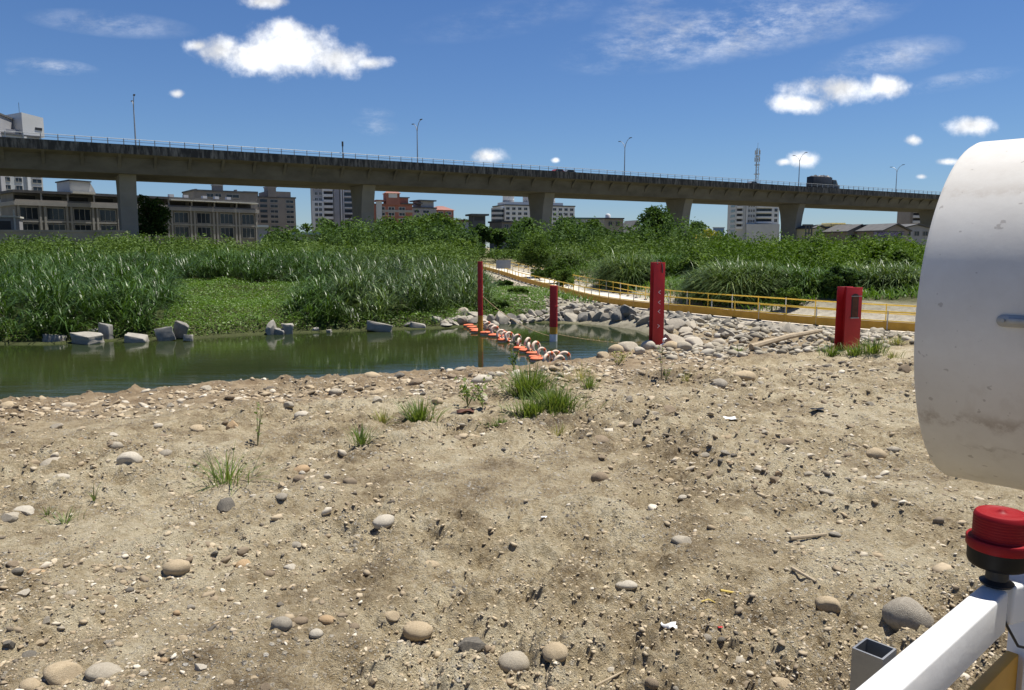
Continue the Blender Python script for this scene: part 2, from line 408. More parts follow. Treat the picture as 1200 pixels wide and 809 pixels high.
def terrain(x, y, fine=True):
    x = np.atleast_1d(np.asarray(x, float)); y = np.atleast_1d(np.asarray(y, float))
    wob = .5 * fbm(x * .45, y * .45, 3, 91)
    dn, _ = seg_dist(x, y, near_w); df, _ = seg_dist(x, y, far_w)
    ins = inside(x, y, RIVER)
    dn2 = np.maximum(dn + wob * ~ins, 0)
    w = sstep((df / (df + dn + 1e-6) - .35) / .3)
    Ln = -.5 + .5 * sstep(dn2 / 9)
    Lf = np.interp(df, [0, .8, 3, 8, 16, 30, 60, 200, 800], [-1.72, -1.3, -.95, -.45, .05, .6, 1.2, 1.2, 0])
    Lf = Lf + fbm(x * .2, y * .2, 3, 5) * .5 * sstep(df / 8)
    L = w * Ln + (1 - w) * Lf
    dc, t = seg_dist(x, y, PC)
    zp = np.interp(t, np.arange(len(PE)), PE[:, 2])
    k = 1 - sstep((dc - 2.0) / 3.2)
    L = L + (zp - .05 - L) * k
    ti = np.clip(np.round(t).astype(int), 0, len(PE) - 1)
    cam_side = (x - PC[ti, 0]) * PN[ti, 0] + (y - PC[ti, 1]) * PN[ti, 1] < 0
    L = np.where(cam_side & (x > -7), np.minimum(L, zp - .06 + np.where(y < 36, .07, .035) * np.maximum(dc - 1.75, 0) + 4 * sstep((dc - 10) / 8)), L)
    dcl, _ = seg_dist(x, y, [near_w[-1], far_w[-1]])
    di = np.minimum(np.minimum(dn, df), dcl)
    L = np.where(ins, L + (-2.6 - L) * sstep(di / 2.0), L)
    if fine:
        r = np.hypot(x, y)
        amp = (1 - .95 * k) * np.where(ins & (w > .5), .5, 1)
        nearw = w * sstep((70 - r) / 30)
        n = .11 * fbm(x * .33, y * .33, 3, 1) + .075 * fbm(x * 1.25, y * 1.25, 3, 2)
        rough = sstep(fbm(x * .5, y * .5, 2, 77) * 1.6 + .55)
        n = n + (.05 + .13 * rough) * fbm(x * 4.2, y * 4.2, 4, 3) 
        n = n + (.03 + .075 * rough) * (np.abs(fbm(x * 13, y * 13, 3, 4)) - .15)
        # wheel ruts crossing the site
        a = x * .5 + y * .866; b = -x * .866 + y * .5
        rut = fbm(a * .35, b * 3.2, 3, 33)
        n = n + .075 * rut * sstep((9 - np.abs(r - 6)) / 6)
        a2 = x * .29 + y * .957; b2 = -x * .957 + y * .29
        n = n + .06 * (np.abs(fbm(a2 * .5, b2 * 6.5, 3, 41)) - .2) * sstep(fbm(x * .28, y * .28, 2, 42) * 2.2 + .65)
        L = L + n * amp * nearw
    return L
def tz(x, y): return float(terrain(x, y)[0])
def on_ground(px, py):
    z = 0.0
    for _ in range(14):
        p = at(px, py, z); z = .5 * z + .5 * tz(p.x, p.y)
    p = at(px, py, z); p.z = tz(p.x, p.y); return p

rr = np.concatenate([np.geomspace(1.2, 3, 40, endpoint=False), np.geomspace(3, 18, 520, endpoint=False), np.geomspace(18, 60, 170, endpoint=False), np.geomspace(60, 4000, 70)])
aa = np.concatenate([np.linspace(-42, 42, 460, endpoint=False), np.linspace(42, 318, 70, endpoint=False)])
A, RR = np.meshgrid(np.radians(aa), rr)
X = RR * np.sin(A); Y = RR * np.cos(A)
Z = terrain(X.ravel(), Y.ravel()).reshape(X.shape)
nr, na = X.shape
V3 = np.stack([X.ravel(), Y.ravel(), Z.ravel()], 1)
V3 = np.vstack([V3, [[0, 0, float(Z[0].mean())]]])
ii, jj = np.meshgrid(np.arange(nr - 1), np.arange(na), indexing='ij')
F4 = np.stack([ii * na + jj, ii * na + (jj + 1) % na, (ii + 1) * na + (jj + 1) % na, (ii + 1) * na + jj], -1).reshape(-1, 4)
F4 = F4[:, ::-1]
cidx = len(V3) - 1
fan = np.stack([np.full(na, cidx), (np.arange(na) + 1) % na, np.arange(na), np.arange(na)], 1)
xf, yf = V3[:, 0], V3[:, 1]
dn, _ = seg_dist(xf, yf, near_w); df, _ = seg_dist(xf, yf, far_w); dc, _ = seg_dist(xf, yf, PC)
wnear = sstep((df / (df + dn + 1e-6) - .35) / .3)
veg = (1 - wnear) * sstep((dc - 2.6) / 2.0)
# pale gravel round the causeway
rb = sstep((xf - 4) / 3) * sstep((28 - np.abs(yf - 30)) / 10)
side_ = (xf - 12.9) * .855 + (yf - 31.4) * .518
pale = np.clip(1 - sstep((dc - 2.6) / np.where(side_ > 1.75, np.interp(xf, [8, 13, 18], [1.2, 2.0, 7.0]), 5.0)), 0, 1)
veg = veg * (1 - .8 * pale)
damp = np.clip((1 - sstep((dn + 2.2 * fbm(xf * .5, yf * .5, 3, 55) - .6) / 5.0)) * wnear, 0, 1)
m, nt, b = newmat('ground_soil'); L = nt.links
tc = N(nt, 'ShaderNodeTexCoord'); P_ = tc.outputs['Object']
def nz(scale, detail=6, rough=.6, st=None, rot=None):
    v = P_
    if st:
        mp = N(nt, 'ShaderNodeMapping'); L.new(P_, mp.inputs[0]); mp.inputs['Scale'].default_value = st
        if rot: mp.inputs['Rotation'].default_value = (0, 0, rot)
        v = mp.outputs[0]
    n = N(nt, 'ShaderNodeTexNoise', i_Scale=scale, i_Detail=detail, i_Roughness=rough); L.new(v, n.inputs['Vector']); return n.outputs['Fac']
def mixc(fac, a, b_, blend='MIX'):
    x = N(nt, 'ShaderNodeMix', data_type='RGBA', blend_type=blend)
    for s, q in ((0, fac), (6, a), (7, b_)):
        if isinstance(q, (int, float)): x.inputs[s].default_value = q
        elif isinstance(q, tuple): x.inputs[s].default_value = (*q, 1)
        else: L.new(q, x.inputs[s])
    return x.outputs[2]
def mrange(v, a, b_, c=0, d=1):
    x = N(nt, 'ShaderNodeMapRange', interpolation_type='SMOOTHSTEP'); L.new(v, x.inputs[0])
    for i, q in enumerate((a, b_, c, d)): x.inputs[i + 1].default_value = q
    return x.outputs[0]
big = nz(.42, 5, .6); mid = nz(2.4, 9, .72); fin = nz(26, 5, .7); fin2 = nz(95, 3, .7); rutn = nz(1.0, 5, .6, (1, .22, 1), R(30))
base = ramp(nt, [(.35, (.19,.14,.08)), (.43, (.38,.30,.18)), (.50, (.57,.475,.305)), (.58, (.74,.655,.46))])
comb = N(nt, 'ShaderNodeMath', operation='MULTIPLY_ADD'); L.new(mid, comb.inputs[0]); comb.inputs[1].default_value = .62
c2 = N(nt, 'ShaderNodeMath', operation='MULTIPLY_ADD'); L.new(big, c2.inputs[0]); c2.inputs[1].default_value = .58
c3 = N(nt, 'ShaderNodeMath', operation='MULTIPLY_ADD'); L.new(rutn, c3.inputs[0]); c3.inputs[1].default_value = .26; c3.inputs[2].default_value = -.235
L.new(c3.outputs[0], c2.inputs[2]); L.new(c2.outputs[0], comb.inputs[2]); L.new(comb.outputs[0], base.inputs[0])
col = base.outputs[0]
col = mixc(mrange(fin, .35, .68, 0, .9), mixc(1.0, col, (.66,.63,.58), 'MULTIPLY'), mixc(.35, col, (.5,.43,.31)))
ad = N(nt, 'ShaderNodeAttribute', attribute_name='damp')
col = mixc(ad.outputs['Fac'], col, mixc(mrange(mid, .35, .65), (.22,.155,.09), (.40,.305,.19)))
# small pebbles by voronoi cells
def pebbles(scale, lo, hi):
    v = N(nt, 'ShaderNodeTexVoronoi', i_Scale=scale); L.new(P_, v.inputs['Vector'])
    sp_ = N(nt, 'ShaderNodeSeparateColor'); L.new(v.outputs['Color'], sp_.inputs[0])
    pick = mrange(sp_.outputs[0], lo, lo + .02)
    core = mrange(v.outputs['Distance'], hi, hi * .55)
    f = N(nt, 'ShaderNodeMath', operation='MULTIPLY'); L.new(pick, f.inputs[0]); L.new(core, f.inputs[1])
    cr = ramp(nt, [(0, (.15,.14,.125)), (.35, (.33,.29,.22)), (.7, (.46,.41,.32)), (1, (.62,.58,.5))]); L.new(sp_.outputs[1], cr.inputs[0])
    return f.outputs[0], cr.outputs[0]
f1, q1 = pebbles(22, .55, .44); f2, q2 = pebbles(55, .42, .44)
clus = mrange(nz(.9, 4, .6), .4, .6, .15, .95)
fa = N(nt, 'ShaderNodeMath', operation='MULTIPLY'); L.new(f1, fa.inputs[0]); L.new(clus, fa.inputs[1])
fb = N(nt, 'ShaderNodeMath', operation='MULTIPLY'); L.new(f2, fb.inputs[0]); L.new(clus, fb.inputs[1])
col = mixc(fb.outputs[0], col, q2); col = mixc(fa.outputs[0], col, q1)
av = N(nt, 'ShaderNodeAttribute', attribute_name='veg'); ap = N(nt, 'ShaderNodeAttribute', attribute_name='pale')
palec = ramp(nt, [(.3, (.32,.285,.225)), (.7, (.56,.52,.43))]); L.new(mid, palec.inputs[0])
pf = N(nt, 'ShaderNodeMath', operation='MULTIPLY'); L.new(ap.outputs['Fac'], pf.inputs[0]); pf.inputs[1].default_value = .85
col = mixc(pf.outputs[0], col, mixc(.4, palec.outputs[0], mixc(fa.outputs[0], palec.outputs[0], q1)))
vegc = ramp(nt, [(.3, (.05,.055,.022)), (.7, (.085,.10,.034))]); L.new(mid, vegc.inputs[0])
col = mixc(av.outputs['Fac'], col, vegc.outputs[0])
L.new(col, b.inputs['Base Color']); b.inputs['Roughness'].default_value = .95; b.inputs['Specular IOR Level'].default_value = .15
hs = N(nt, 'ShaderNodeMath', operation='MULTIPLY_ADD'); L.new(fa.outputs[0], hs.inputs[0]); hs.inputs[1].default_value = .5; 
h2 = N(nt, 'ShaderNodeMath', operation='MULTIPLY_ADD'); L.new(fb.outputs[0], h2.inputs[0]); h2.inputs[1].default_value = .25
h3 = N(nt, 'ShaderNodeMath', operation='MULTIPLY_ADD'); L.new(fin, h3.inputs[0]); h3.inputs[1].default_value = .9; L.new(fin2, h3.inputs[2])
L.new(h3.outputs[0], h2.inputs[2]); L.new(h2.outputs[0], hs.inputs[2])
bp = N(nt, 'ShaderNodeBump', i_Strength=1.0, i_Distance=.04); L.new(hs.outputs[0], bp.inputs['Height']); L.new(bp.outputs[0], b.inputs['Normal'])
g = npmesh('ground', V3, np.vstack([F4, fan[:0]]), m, attr={'veg': veg, 'pale': pale, 'damp': damp}, smooth=True)
# close the hole under the camera
hb = MB(); hb.add([tuple(V3[cidx])] + [tuple(v) for v in V3[:na]], [(0, 1 + (j + 1) % na, 1 + j) for j in range(na)])
bm = bmesh.new(); bm.from_mesh(g.data)
bm.verts.ensure_lookup_table(); cv = bm.verts[cidx]
for j in range(na): bm.faces.new((cv, bm.verts[(j + 1) % na], bm.verts[j])).smooth = True
bm.to_mesh(g.data); bm.free()
tag(g, 'bare sandy riverbed ground strewn with stones, grown over on the far bank', kind='structure')

# water
m, nt, b = newmat('river_water'); L = nt.links
b.inputs['Base Color'].default_value = (.022, .032, .010, 1); b.inputs['Roughness'].default_value = .03; b.inputs['IOR'].default_value = 1.24
tc = N(nt, 'ShaderNodeTexCoord'); mp = N(nt, 'ShaderNodeMapping'); L.new(tc.outputs['Object'], mp.inputs[0]); mp.inputs['Scale'].default_value = (.35, 1.5, 1)
n1 = N(nt, 'ShaderNodeTexNoise', i_Scale=1.6, i_Detail=7, i_Roughness=.62, i_Distortion=.6); L.new(mp.outputs[0], n1.inputs['Vector'])
n0 = N(nt, 'ShaderNodeTexNoise', i_Scale=.12, i_Detail=3); L.new(tc.outputs['Object'], n0.inputs['Vector'])
mr_ = N(nt, 'ShaderNodeMapRange'); L.new(n0.outputs['Fac'], mr_.inputs[0]); mr_.inputs[1].default_value = .35; mr_.inputs[2].default_value = .65; mr_.inputs[3].default_value = .025; mr_.inputs[4].default_value = .10
bp = N(nt, 'ShaderNodeBump', i_Distance=.06); L.new(n1.outputs['Fac'], bp.inputs['Height']); L.new(mr_.outputs[0], bp.inputs['Strength']); L.new(bp.outputs[0], b.inputs['Normal'])
cr = ramp(nt, [(.35, (.017,.027,.008)), (.65, (.03,.037,.012))]); L.new(n0.outputs['Fac'], cr.inputs[0]); L.new(cr.outputs[0], b.inputs['Base Color'])
wb = MB(); wb.add([(-95, -2, ZW), (9, -2, ZW), (9, 46, ZW), (-95, 46, ZW)], [(0, 1, 2, 3)])
wo = wb.build('water', m); tag(wo, 'calm dark green river water mirroring the far bank', kind='structure')

# causeway slab
n = len(PE); v = []
for i in range(n):
    a = PE[i]; q = PN[i]
    for off, dz in ((-.12, -.35), (-.12, 0), (PW + .12, 0), (PW + .12, -.35)):
        v.append((a[0] + q[0] * off, a[1] + q[1] * off, a[2] + dz))
f = [(i*4+k, (i+1)*4+k, (i+1)*4+k+1, i*4+k+1) for i in range(n - 1) for k in range(3)] + [(0,1,2,3), ((n-1)*4+3, (n-1)*4+2, (n-1)*4+1, (n-1)*4)]
pb = MB(); pb.add(v, f)
po = pb.build('path', M['road_concrete']); tag(po, 'pale concrete causeway road crossing the river between yellow handrails', kind='structure')
# ------------------------------------------------------------------ spray cannon drum, guard rail, beacon
DR = .352
dc_ = atY(1141.5, 366, 1.63)
ax = Vector((math.sin(R(135.5)), math.cos(R(135.5)), .0)).normalized()
t = thing('mist_cannon', 'big white steel mist cannon drum with scuffed paint at the right edge', 'mist cannon', dc_)
side = Vector((0, 0, 1)).cross(ax).normalized()
mat_ = Matrix((( side.x, 0, ax.x), (side.y, 0, ax.y), (0, 1, 0))).to_4x4()   # columns: side, up, axis
mat_ = Matrix(((side.x, 0, ax.x, 0), (side.y, 0, ax.y, 0), (side.z, 1, ax.z, 0), (0, 0, 0, 1)))
m, nt, b = newmat('drum_paint'); L = nt.links
tc = N(nt, 'ShaderNodeTexCoord'); P_ = tc.outputs['Object']
n1 = N(nt, 'ShaderNodeTexNoise', i_Scale=3.5, i_Detail=7, i_Roughness=.7); L.new(P_, n1.inputs['Vector'])
n2 = N(nt, 'ShaderNodeTexNoise', i_Scale=14, i_Detail=6, i_Roughness=.7); L.new(P_, n2.inputs['Vector'])
mp = N(nt, 'ShaderNodeMapping'); L.new(P_, mp.inputs[0]); mp.inputs['Scale'].default_value = (9, 9, 1.2)
n3 = N(nt, 'ShaderNodeTexNoise', i_Scale=2.2, i_Detail=5, i_Roughness=.6); L.new(mp.outputs[0], n3.inputs['Vector'])
c = ramp(nt, [(.3, (.62,.585,.52)), (.6, (.74,.715,.65))]); L.new(n1.outputs['Fac'], c.inputs[0])
sx = N(nt, 'ShaderNodeSeparateXYZ'); L.new(P_, sx.inputs[0])
def band(z0, hw):   # a scuffed belt of dirt where straps rubbed the drum
    a_ = N(nt, 'ShaderNodeMath', operation='MULTIPLY_ADD'); L.new(n1.outputs['Fac'], a_.inputs[0]); a_.inputs[1].default_value = .16; a_.inputs[2].default_value = -.08 - z0
    s_ = N(nt, 'ShaderNodeMath', operation='ADD'); L.new(sx.outputs[2], s_.inputs[0]); L.new(a_.outputs[0], s_.inputs[1])
    ab = N(nt, 'ShaderNodeMath', operation='ABSOLUTE'); L.new(s_.outputs[0], ab.inputs[0])
    r_ = N(nt, 'ShaderNodeMapRange', interpolation_type='SMOOTHSTEP'); L.new(ab.outputs[0], r_.inputs[0]); r_.inputs[1].default_value = hw; r_.inputs[2].default_value = 0
    g_ = N(nt, 'ShaderNodeMapRange', interpolation_type='SMOOTHSTEP'); L.new(n2.outputs['Fac'], g_.inputs[0]); g_.inputs[1].default_value = .45; g_.inputs[2].default_value = .62
    o_ = N(nt, 'ShaderNodeMath', operation='MULTIPLY'); L.new(r_.outputs[0], o_.inputs[0]); L.new(g_.outputs[0], o_.inputs[1]); return o_.outputs[0]
cc = c.outputs[0]
for z0, hw, k, cdirt in ((-.175, .03, .6, (.27,.2,.14)), (-.235, .012, .5, (.2,.15,.11)), (.235, .014, .35, (.4,.33,.25)), (-.11, .07, .22, (.35,.28,.2))):
    q = N(nt, 'ShaderNodeMath', operation='MULTIPLY'); L.new(band(z0, hw), q.inputs[0]); q.inputs[1].default_value = k
    x = N(nt, 'ShaderNodeMix', data_type='RGBA'); L.new(q.outputs[0], x.inputs[0]); L.new(cc, x.inputs[6]); x.inputs[7].default_value = (*cdirt, 1); cc = x.outputs[2]
st = N(nt, 'ShaderNodeMapRange', interpolation_type='SMOOTHSTEP'); L.new(n3.outputs['Fac'], st.inputs[0]); st.inputs[1].default_value = .58; st.inputs[2].default_value = .75; st.inputs[3].default_value = 0; st.inputs[4].default_value = .28
x = N(nt, 'ShaderNodeMix', data_type='RGBA'); L.new(st.outputs[0], x.inputs[0]); L.new(cc, x.inputs[6]); x.inputs[7].default_value = (.43,.37,.29, 1)
# small scuffs
v_ = N(nt, 'ShaderNodeTexNoise', i_Scale=60, i_Detail=2); L.new(P_, v_.inputs['Vector'])
sf = N(nt, 'ShaderNodeMapRange'); L.new(v_.outputs['Fac'], sf.inputs[0]); sf.inputs[1].default_value = .69; sf.inputs[2].default_value = .72; sf.inputs[4].default_value = .5
x2 = N(nt, 'ShaderNodeMix', data_type='RGBA'); L.new(sf.outputs[0], x2.inputs[0]); L.new(x.outputs[2], x2.inputs[6]); x2.inputs[7].default_value = (.3,.26,.22, 1)
L.new(x2.outputs[2], b.inputs['Base Color']); b.inputs['Roughness'].default_value = .5; b.inputs['Specular IOR Level'].default_value = .35
bp = N(nt, 'ShaderNodeBump', i_Strength=.05, i_Distance=.02); L.new(n1.outputs['Fac'], bp.inputs['Height']); L.new(bp.outputs[0], b.inputs['Normal'])
M['drum'] = m
d = MB()
d.lathe([(DR-.012, .0), (DR-.004, -.004), (DR, .003), (DR, .8), (DR+.02, .84), (DR+.02, 1.1), (DR-.012, 1.1), (DR-.012, 0)], 160, mat=mat_)
d.build('barrel', M['drum'], t, smooth=True, auto=50)
# latch: small plate with rounded ends screwed on the flank
hp = atY(1187, 376, 1.5)
def on_drum(px, py):
    o = Vector((0, 0, EYE)); dd = Vector(ray(px, py)); oc = o - dc_
    a1 = dd - ax * dd.dot(ax); b1 = oc - ax * oc.dot(ax)
    A_ = a1.dot(a1); B_ = 2 * a1.dot(b1); C_ = b1.dot(b1) - DR * DR
    tt = (-B_ - math.sqrt(B_ * B_ - 4 * A_ * C_)) / (2 * A_)
    return o + dd * tt
hp = on_drum(1186, 376.5) - dc_; nrm = (hp - ax * hp.dot(ax)).normalized(); tg = ax; bi = nrm.cross(tg)
def plate(mb, c_, l, w, th, r0, n=8):
    pts = []
    for s_ in (1, -1):
        for k in range(n + 1):
            a_ = (-math.pi/2 + math.pi * k / n); pts.append((s_ * (l/2 - w/2) + s_ * math.cos(a_) * w/2, s_ * math.sin(a_) * w/2))
    mb.extrude(pts, lambda u, v, q: c_ + tg * u + bi * v + nrm * (r0 + q), 0, th)
lt = MB(); plate(lt, hp + tg * .02, .085, .020, .004, .0005)
lo = lt.build('latch', M['galv'], t, bevel=.0012)
l2 = MB(); l2.bar(hp + tg*-.004 + nrm*.007, hp + tg*.052 + nrm*.007, .011, .006, up=nrm); l2.build('lever', M['galv'], lo, bevel=.001)
l3 = MB()
for q in (-.012, .0): l3.cyl(hp + tg * q + nrm * .004, hp + tg * q + nrm * .0075, .003, n=10)
l3.build('rivet', M['galv'], lo)
# yoke leg under the drum
foot = at(1196, 700, tz(.95, 1.25) + .9)
p = dc_ + ax * .3
yk = MB()
for s_ in (1, -1):
    q = p + side * (s_ * (DR + .045)) ; 
    yk.box(q.x - .03, q.y - .03, tz(q.x, q.y) + .75, q.x + .03, q.y + .03, dc_.z + .02)
    yk.cyl(q - side * (s_ * .048), q + side * (s_ * .02), .045, n=20)
yk.build('yoke_arm', M['white_paint'], t, world=True, bevel=.006)
pl = MB(); pl.lathe([(0, 0), (.10, 0), (.10, 1.05), (.16, 1.08), (.16, 1.12), (0, 1.12)], 32, c=(p.x, p.y, tz(p.x, p.y)))
po_ = pl.build('pedestal', M['drum'], t, world=True, smooth=True)

# guard rail: a white rectangular steel tube on posts
zr = on = None
J0 = at(1149.2, 684.6, 1.885); E0 = at(998, 809, 1.885); J1 = at(1184, 692, 1.885); E1 = at(1055, 809, 1.885)
jc = (J0 + J1) / 2; ec = (E0 + E1) / 2
dr = (jc - ec).normalized(); wv = Vector((dr.y, -dr.x, 0)); RW = max(.036, abs((J1 - J0).dot(wv))); RH = .066
t = thing('guard_rail', 'white square tube guard rail with a galvanised socket in the bottom right corner', 'guard rail', (jc.x, jc.y, tz(jc.x, jc.y)))
M['rail_white'] = noisy('rail_white', (.70,.70,.69), (.80,.80,.79), 5, .33, .06, 25)
a = ec - dr * .9
q = MB(); q.bar(a - Vector((0,0,RH/2)), jc - Vector((0,0,RH/2)), RW, RH); q.build('rail_tube', M['rail_white'], t, world=True, bevel=.005, seg=3)
d2 = Vector((math.sin(R(66)), math.cos(R(66)), 0)); c2_ = jc + dr * .026
q = MB(); q.bar(c2_ + d2 * .004 - Vector((0,0,RH/2)), c2_ + d2 * 1.3 - Vector((0,0,RH/2)), RW, RH - .003); q.build('rail_tube', M['rail_white'], t, world=True, bevel=.005, seg=3)
q = MB(); gz = tz(jc.x, jc.y)
for pp in (c2_ + d2 * 1.1, a + dr * .1):
    q = MB(); q.box(pp.x-.02, pp.y-.02, gz, pp.x+.02, pp.y+.02, jc.z - RH - .002); q.build('post', M['rail_white'], t, world=True, bevel=.004)
# galvanised open socket against the far side of the rail
sc_ = at(1022, 757, 1.87); 
sa = dr; sb = Vector((-dr.y, dr.x, 0))
def tubeopen(mb, c_, lx, ly, z0, z1, th):
    o = [(-lx,-ly),(lx,-ly),(lx,ly),(-lx,ly)]; i_ = [(-lx+th,-ly+th),(lx-th,-ly+th),(lx-th,ly-th),(-lx+th,ly-th)]
    v = []
    for z in (z0, z1):
        for P in (o, i_): v += [c_ + sa * u + sb * w + Vector((0, 0, z - c_.z)) for u, w in P]
    f = []
    for k in range(4):
        n_ = (k + 1) % 4
        f += [(k, n_, 8+n_, 8+k), (4+n_, 4+k, 12+k, 12+n_), (8+k, 8+n_, 12+n_, 12+k), (n_, k, 4+k, 4+n_)]
    mb.add(v, f)
Q = [at(x, y, 1.858) for x, y in ((1000,760),(1014,746),(1051,761.5),(1034,773))]
sp_ = sum(Q, Vector()) / 4; hx_ = ((Q[1]-Q[0]).length + (Q[2]-Q[3]).length) / 4; hy_ = ((Q[2]-Q[1]).length + (Q[3]-Q[0]).length) / 4
q = MB(); tubeopen(q, sp_, hx_, hy_, 1.2, 1.858, .0028); q.build('post_socket', M['galv'], t, world=True)
# ochre toe board and lower rail behind the tube
ta = at(1142, 809, 1.6); tb = at(1183, 768, 1.6); td = (tb - ta).normalized()
q = MB(); q.bar(ta - td * .6 - Vector((0,0,.07)), tb + td * .02 - Vector((0,0,.07)), .022, .14); q.build('toe_board', M['yellow_paint'], t, world=True, bevel=.003)
pp = atY(1206, 760, tb.y + .02); q = MB(); q.box(pp.x-.028, pp.y-.028, gz, pp.x+.028, pp.y+.028, jc.z - RH - .003); q.build('post', M['rail_white'], t, world=True, bevel=.004)
# beacon
bc = c2_ + Vector((0, 0, .0)); s_ = .0415
bp_ = at(1169.5, 672, 1.9); bc = Vector((jc.x * .5 + bp_.x * .5, jc.y * .5 + bp_.y * .5, 1.8865))
t = thing('warning_beacon', 'red ribbed warning beacon with a black base on the white guard rail', 'warning beacon', bc)
M['beacon_red'], nt, b = newmat('beacon_red'); b.inputs['Base Color'].default_value = (.24, .009, .013, 1); b.inputs['Roughness'].default_value = .5; b.inputs['Specular IOR Level'].default_value = .15; b.inputs['Subsurface Weight'].default_value = .12; b.inputs['Subsurface Radius'].default_value = (.02, .004, .003)
q = MB(); q.lathe([(0, 0), (.022, 0), (.024, .004), (.016, .009), (.015, .0295), (0, .0295)], 24); q.build('mount', M['black_rubber'], t, smooth=True)
zb = .030
q = MB(); q.lathe([(0, zb), (.036, zb), (.0405, zb+.003), (.0425, zb+.008), (.043, zb+.028), (0, zb+.028)], 48); q.build('base', M['black_plastic'], t, smooth=True)
pr = [(0, zb+.0282), (.0435, zb+.0282), (.0455, zb+.031), (.0458, zb+.042), (.0445, zb+.0445), (.0385, zb+.0455)]
for k in range(7):
    z = zb + .048 + k * .0044; pr += [(.0374, z), (.0379, z+.0012), (.0379, z+.0028), (.0374, z+.0038)]
pr += [(.0368, zb+.081), (.0345, zb+.0838), (.028, zb+.0848), (.027, zb+.0842), (.010, zb+.0838), (.006, zb+.086), (.0035, zb+.0885), (0, zb+.089)]
q = MB(); q.lathe(pr, 64); q.build('lens', M['beacon_red'], t, smooth=True, auto=35)
# a thin cable hanging under the rail
q = MB(); k0 = jc + d2 * .02 + Vector((0,0,-.07))
q.tube([k0 + Vector((.0,.0,.02)), k0 + Vector((.03,-.0,-.03)), k0 + Vector((.08,.02,-.05)), k0 + Vector((.2,.06,-.04))], .0022, 6)
tag(q.build('loose_cable', M['black_rubber'], None, smooth=True), 'thin black cable dangling below the white guard rail', 'cable')

# ------------------------------------------------------------------ red steel posts
def hbeam(mb, c_, w, dpt, z0, z1, rz, tf=.022, tw=.016):
    cs, sn = math.cos(rz), math.sin(rz)
    def P(u, v, q): return (c_[0] + u*cs - v*sn, c_[1] + u*sn + v*cs, q)
    prof = [(-w/2,-dpt/2),(w/2,-dpt/2),(w/2,-dpt/2+tf),(tw/2,-dpt/2+tf),(tw/2,dpt/2-tf),(w/2,dpt/2-tf),(w/2,dpt/2),(-w/2,dpt/2),(-w/2,dpt/2-tf),(-tw/2,dpt/2-tf),(-tw/2,-dpt/2+tf),(-w/2,-dpt/2+tf)]
    mb.extrude(prof, P, z0, z1)
    return P
# tall post on the near rocks
TP = at(768.5, 413, -.62); topz = atY(768.5, 307.5, TP.y).z
t = thing('red_post', 'tall red steel post with a chain on top among the pale rocks', 'post', TP)
q = MB(); P = hbeam(q, (0, 0), .33, .33, -.6, topz - TP.z, R(8)); q.build('beam', M['red_paint'], t, bevel=.004)
for k, (zz, s_) in enumerate(((1.75,1),(1.46,1),(1.2,1),(.78,-1))):   # white chevron weld scars on the face
    c0 = (0, -.169, zz)
    q = MB(); q.bar((.035*s_+.01, -.171, zz+.05), (-.03*s_+.01, -.171, zz), .012, .004, up=(0,1,0)); q.bar((-.03*s_+.008, -.1705, zz+.004), (.035*s_+.01, -.1705, zz-.05), .012, .004, up=(0,1,0))
    ch_ = q.build('chalk_mark', M['white_paint'], t); ch_.rotation_euler = (0, 0, R(8))
q = MB(); H_ = topz - TP.z
pts = [(-.04, -.19, H_-.05), (-.05,-.1,H_+.03), (0,.0,H_+.06), (.06,-.1,H_+.035), (.09,-.19,H_-.1), (.1,-.195,H_-.3)]
q.tube(pts, .016, 8)
q.build('chain', M['black_rubber'], t, smooth=True)
# middle post standing in the water
MP = at(648.5, 400, ZW); mz = atY(648, 335, MP.y).z
t = thing('red_post', 'shorter round red post with yellow and white foot standing in the water', 'post', (MP.x, MP.y, ZW))
hh = mz - ZW; r_ = .175
q = MB(); q.cyl((0,0,hh*.26), (0,0,hh), r_, n=28); q.build('red_sleeve', M['red_paint'], t, smooth=True)
q = MB(); q.cyl((0,0,hh*.13), (0,0,hh*.26-.002), r_*.99, n=28); q.build('yellow_band', M['yellow_paint'], t, smooth=True)
q = MB(); q.cyl((0,0,-.9), (0,0,hh*.13-.002), r_*.98, n=28); q.build('white_foot', M['white_paint'], t, smooth=True)
q = MB(); q.lathe([(r_+.004, hh*.62), (r_+.012, hh*.62+.01), (r_+.012, hh*.62+.05), (r_+.004, hh*.62+.06)], 28); q.build('hoop', M['red_paint'], t, smooth=True)
# far post
FP = at(563, 385, -1.45); fz = atY(563, 306.5, FP.y).z
t = thing('red_post', 'slim dark red post beside a boulder at the far waterline', 'post', FP)
q = MB(); q.cyl((0,0,.62), (0,0,fz-FP.z), .125, n=20); q.build('red_sleeve', M['red_paint'], t, smooth=True)
q = MB(); q.cyl((0,0,-.8), (0,0,.618), .123, n=20); q.build('rusty_foot', M['yellow_paint'], t, smooth=True)
# stout post with a plated slot
SP = on_ground(992, 409); sz = atY(996, 336.5, SP.y).z
t = thing('red_post', 'stout dark red steel column with an oblong rusty slot plate beside the causeway', 'post', SP)
hh = sz - SP.z
q = MB(); w_ = .44; P = hbeam(q, (0, 0), w_, w_*.95, -.3, hh, R(11), .024, .02); q.build('beam', M['red_paint'], t, bevel=.004)
cs, sn = math.cos(R(11)), math.sin(R(11))
rot = Matrix.Rotation(R(11), 4, 'Z')
def rp(u, v, z): return rot @ Vector((u, v, z))
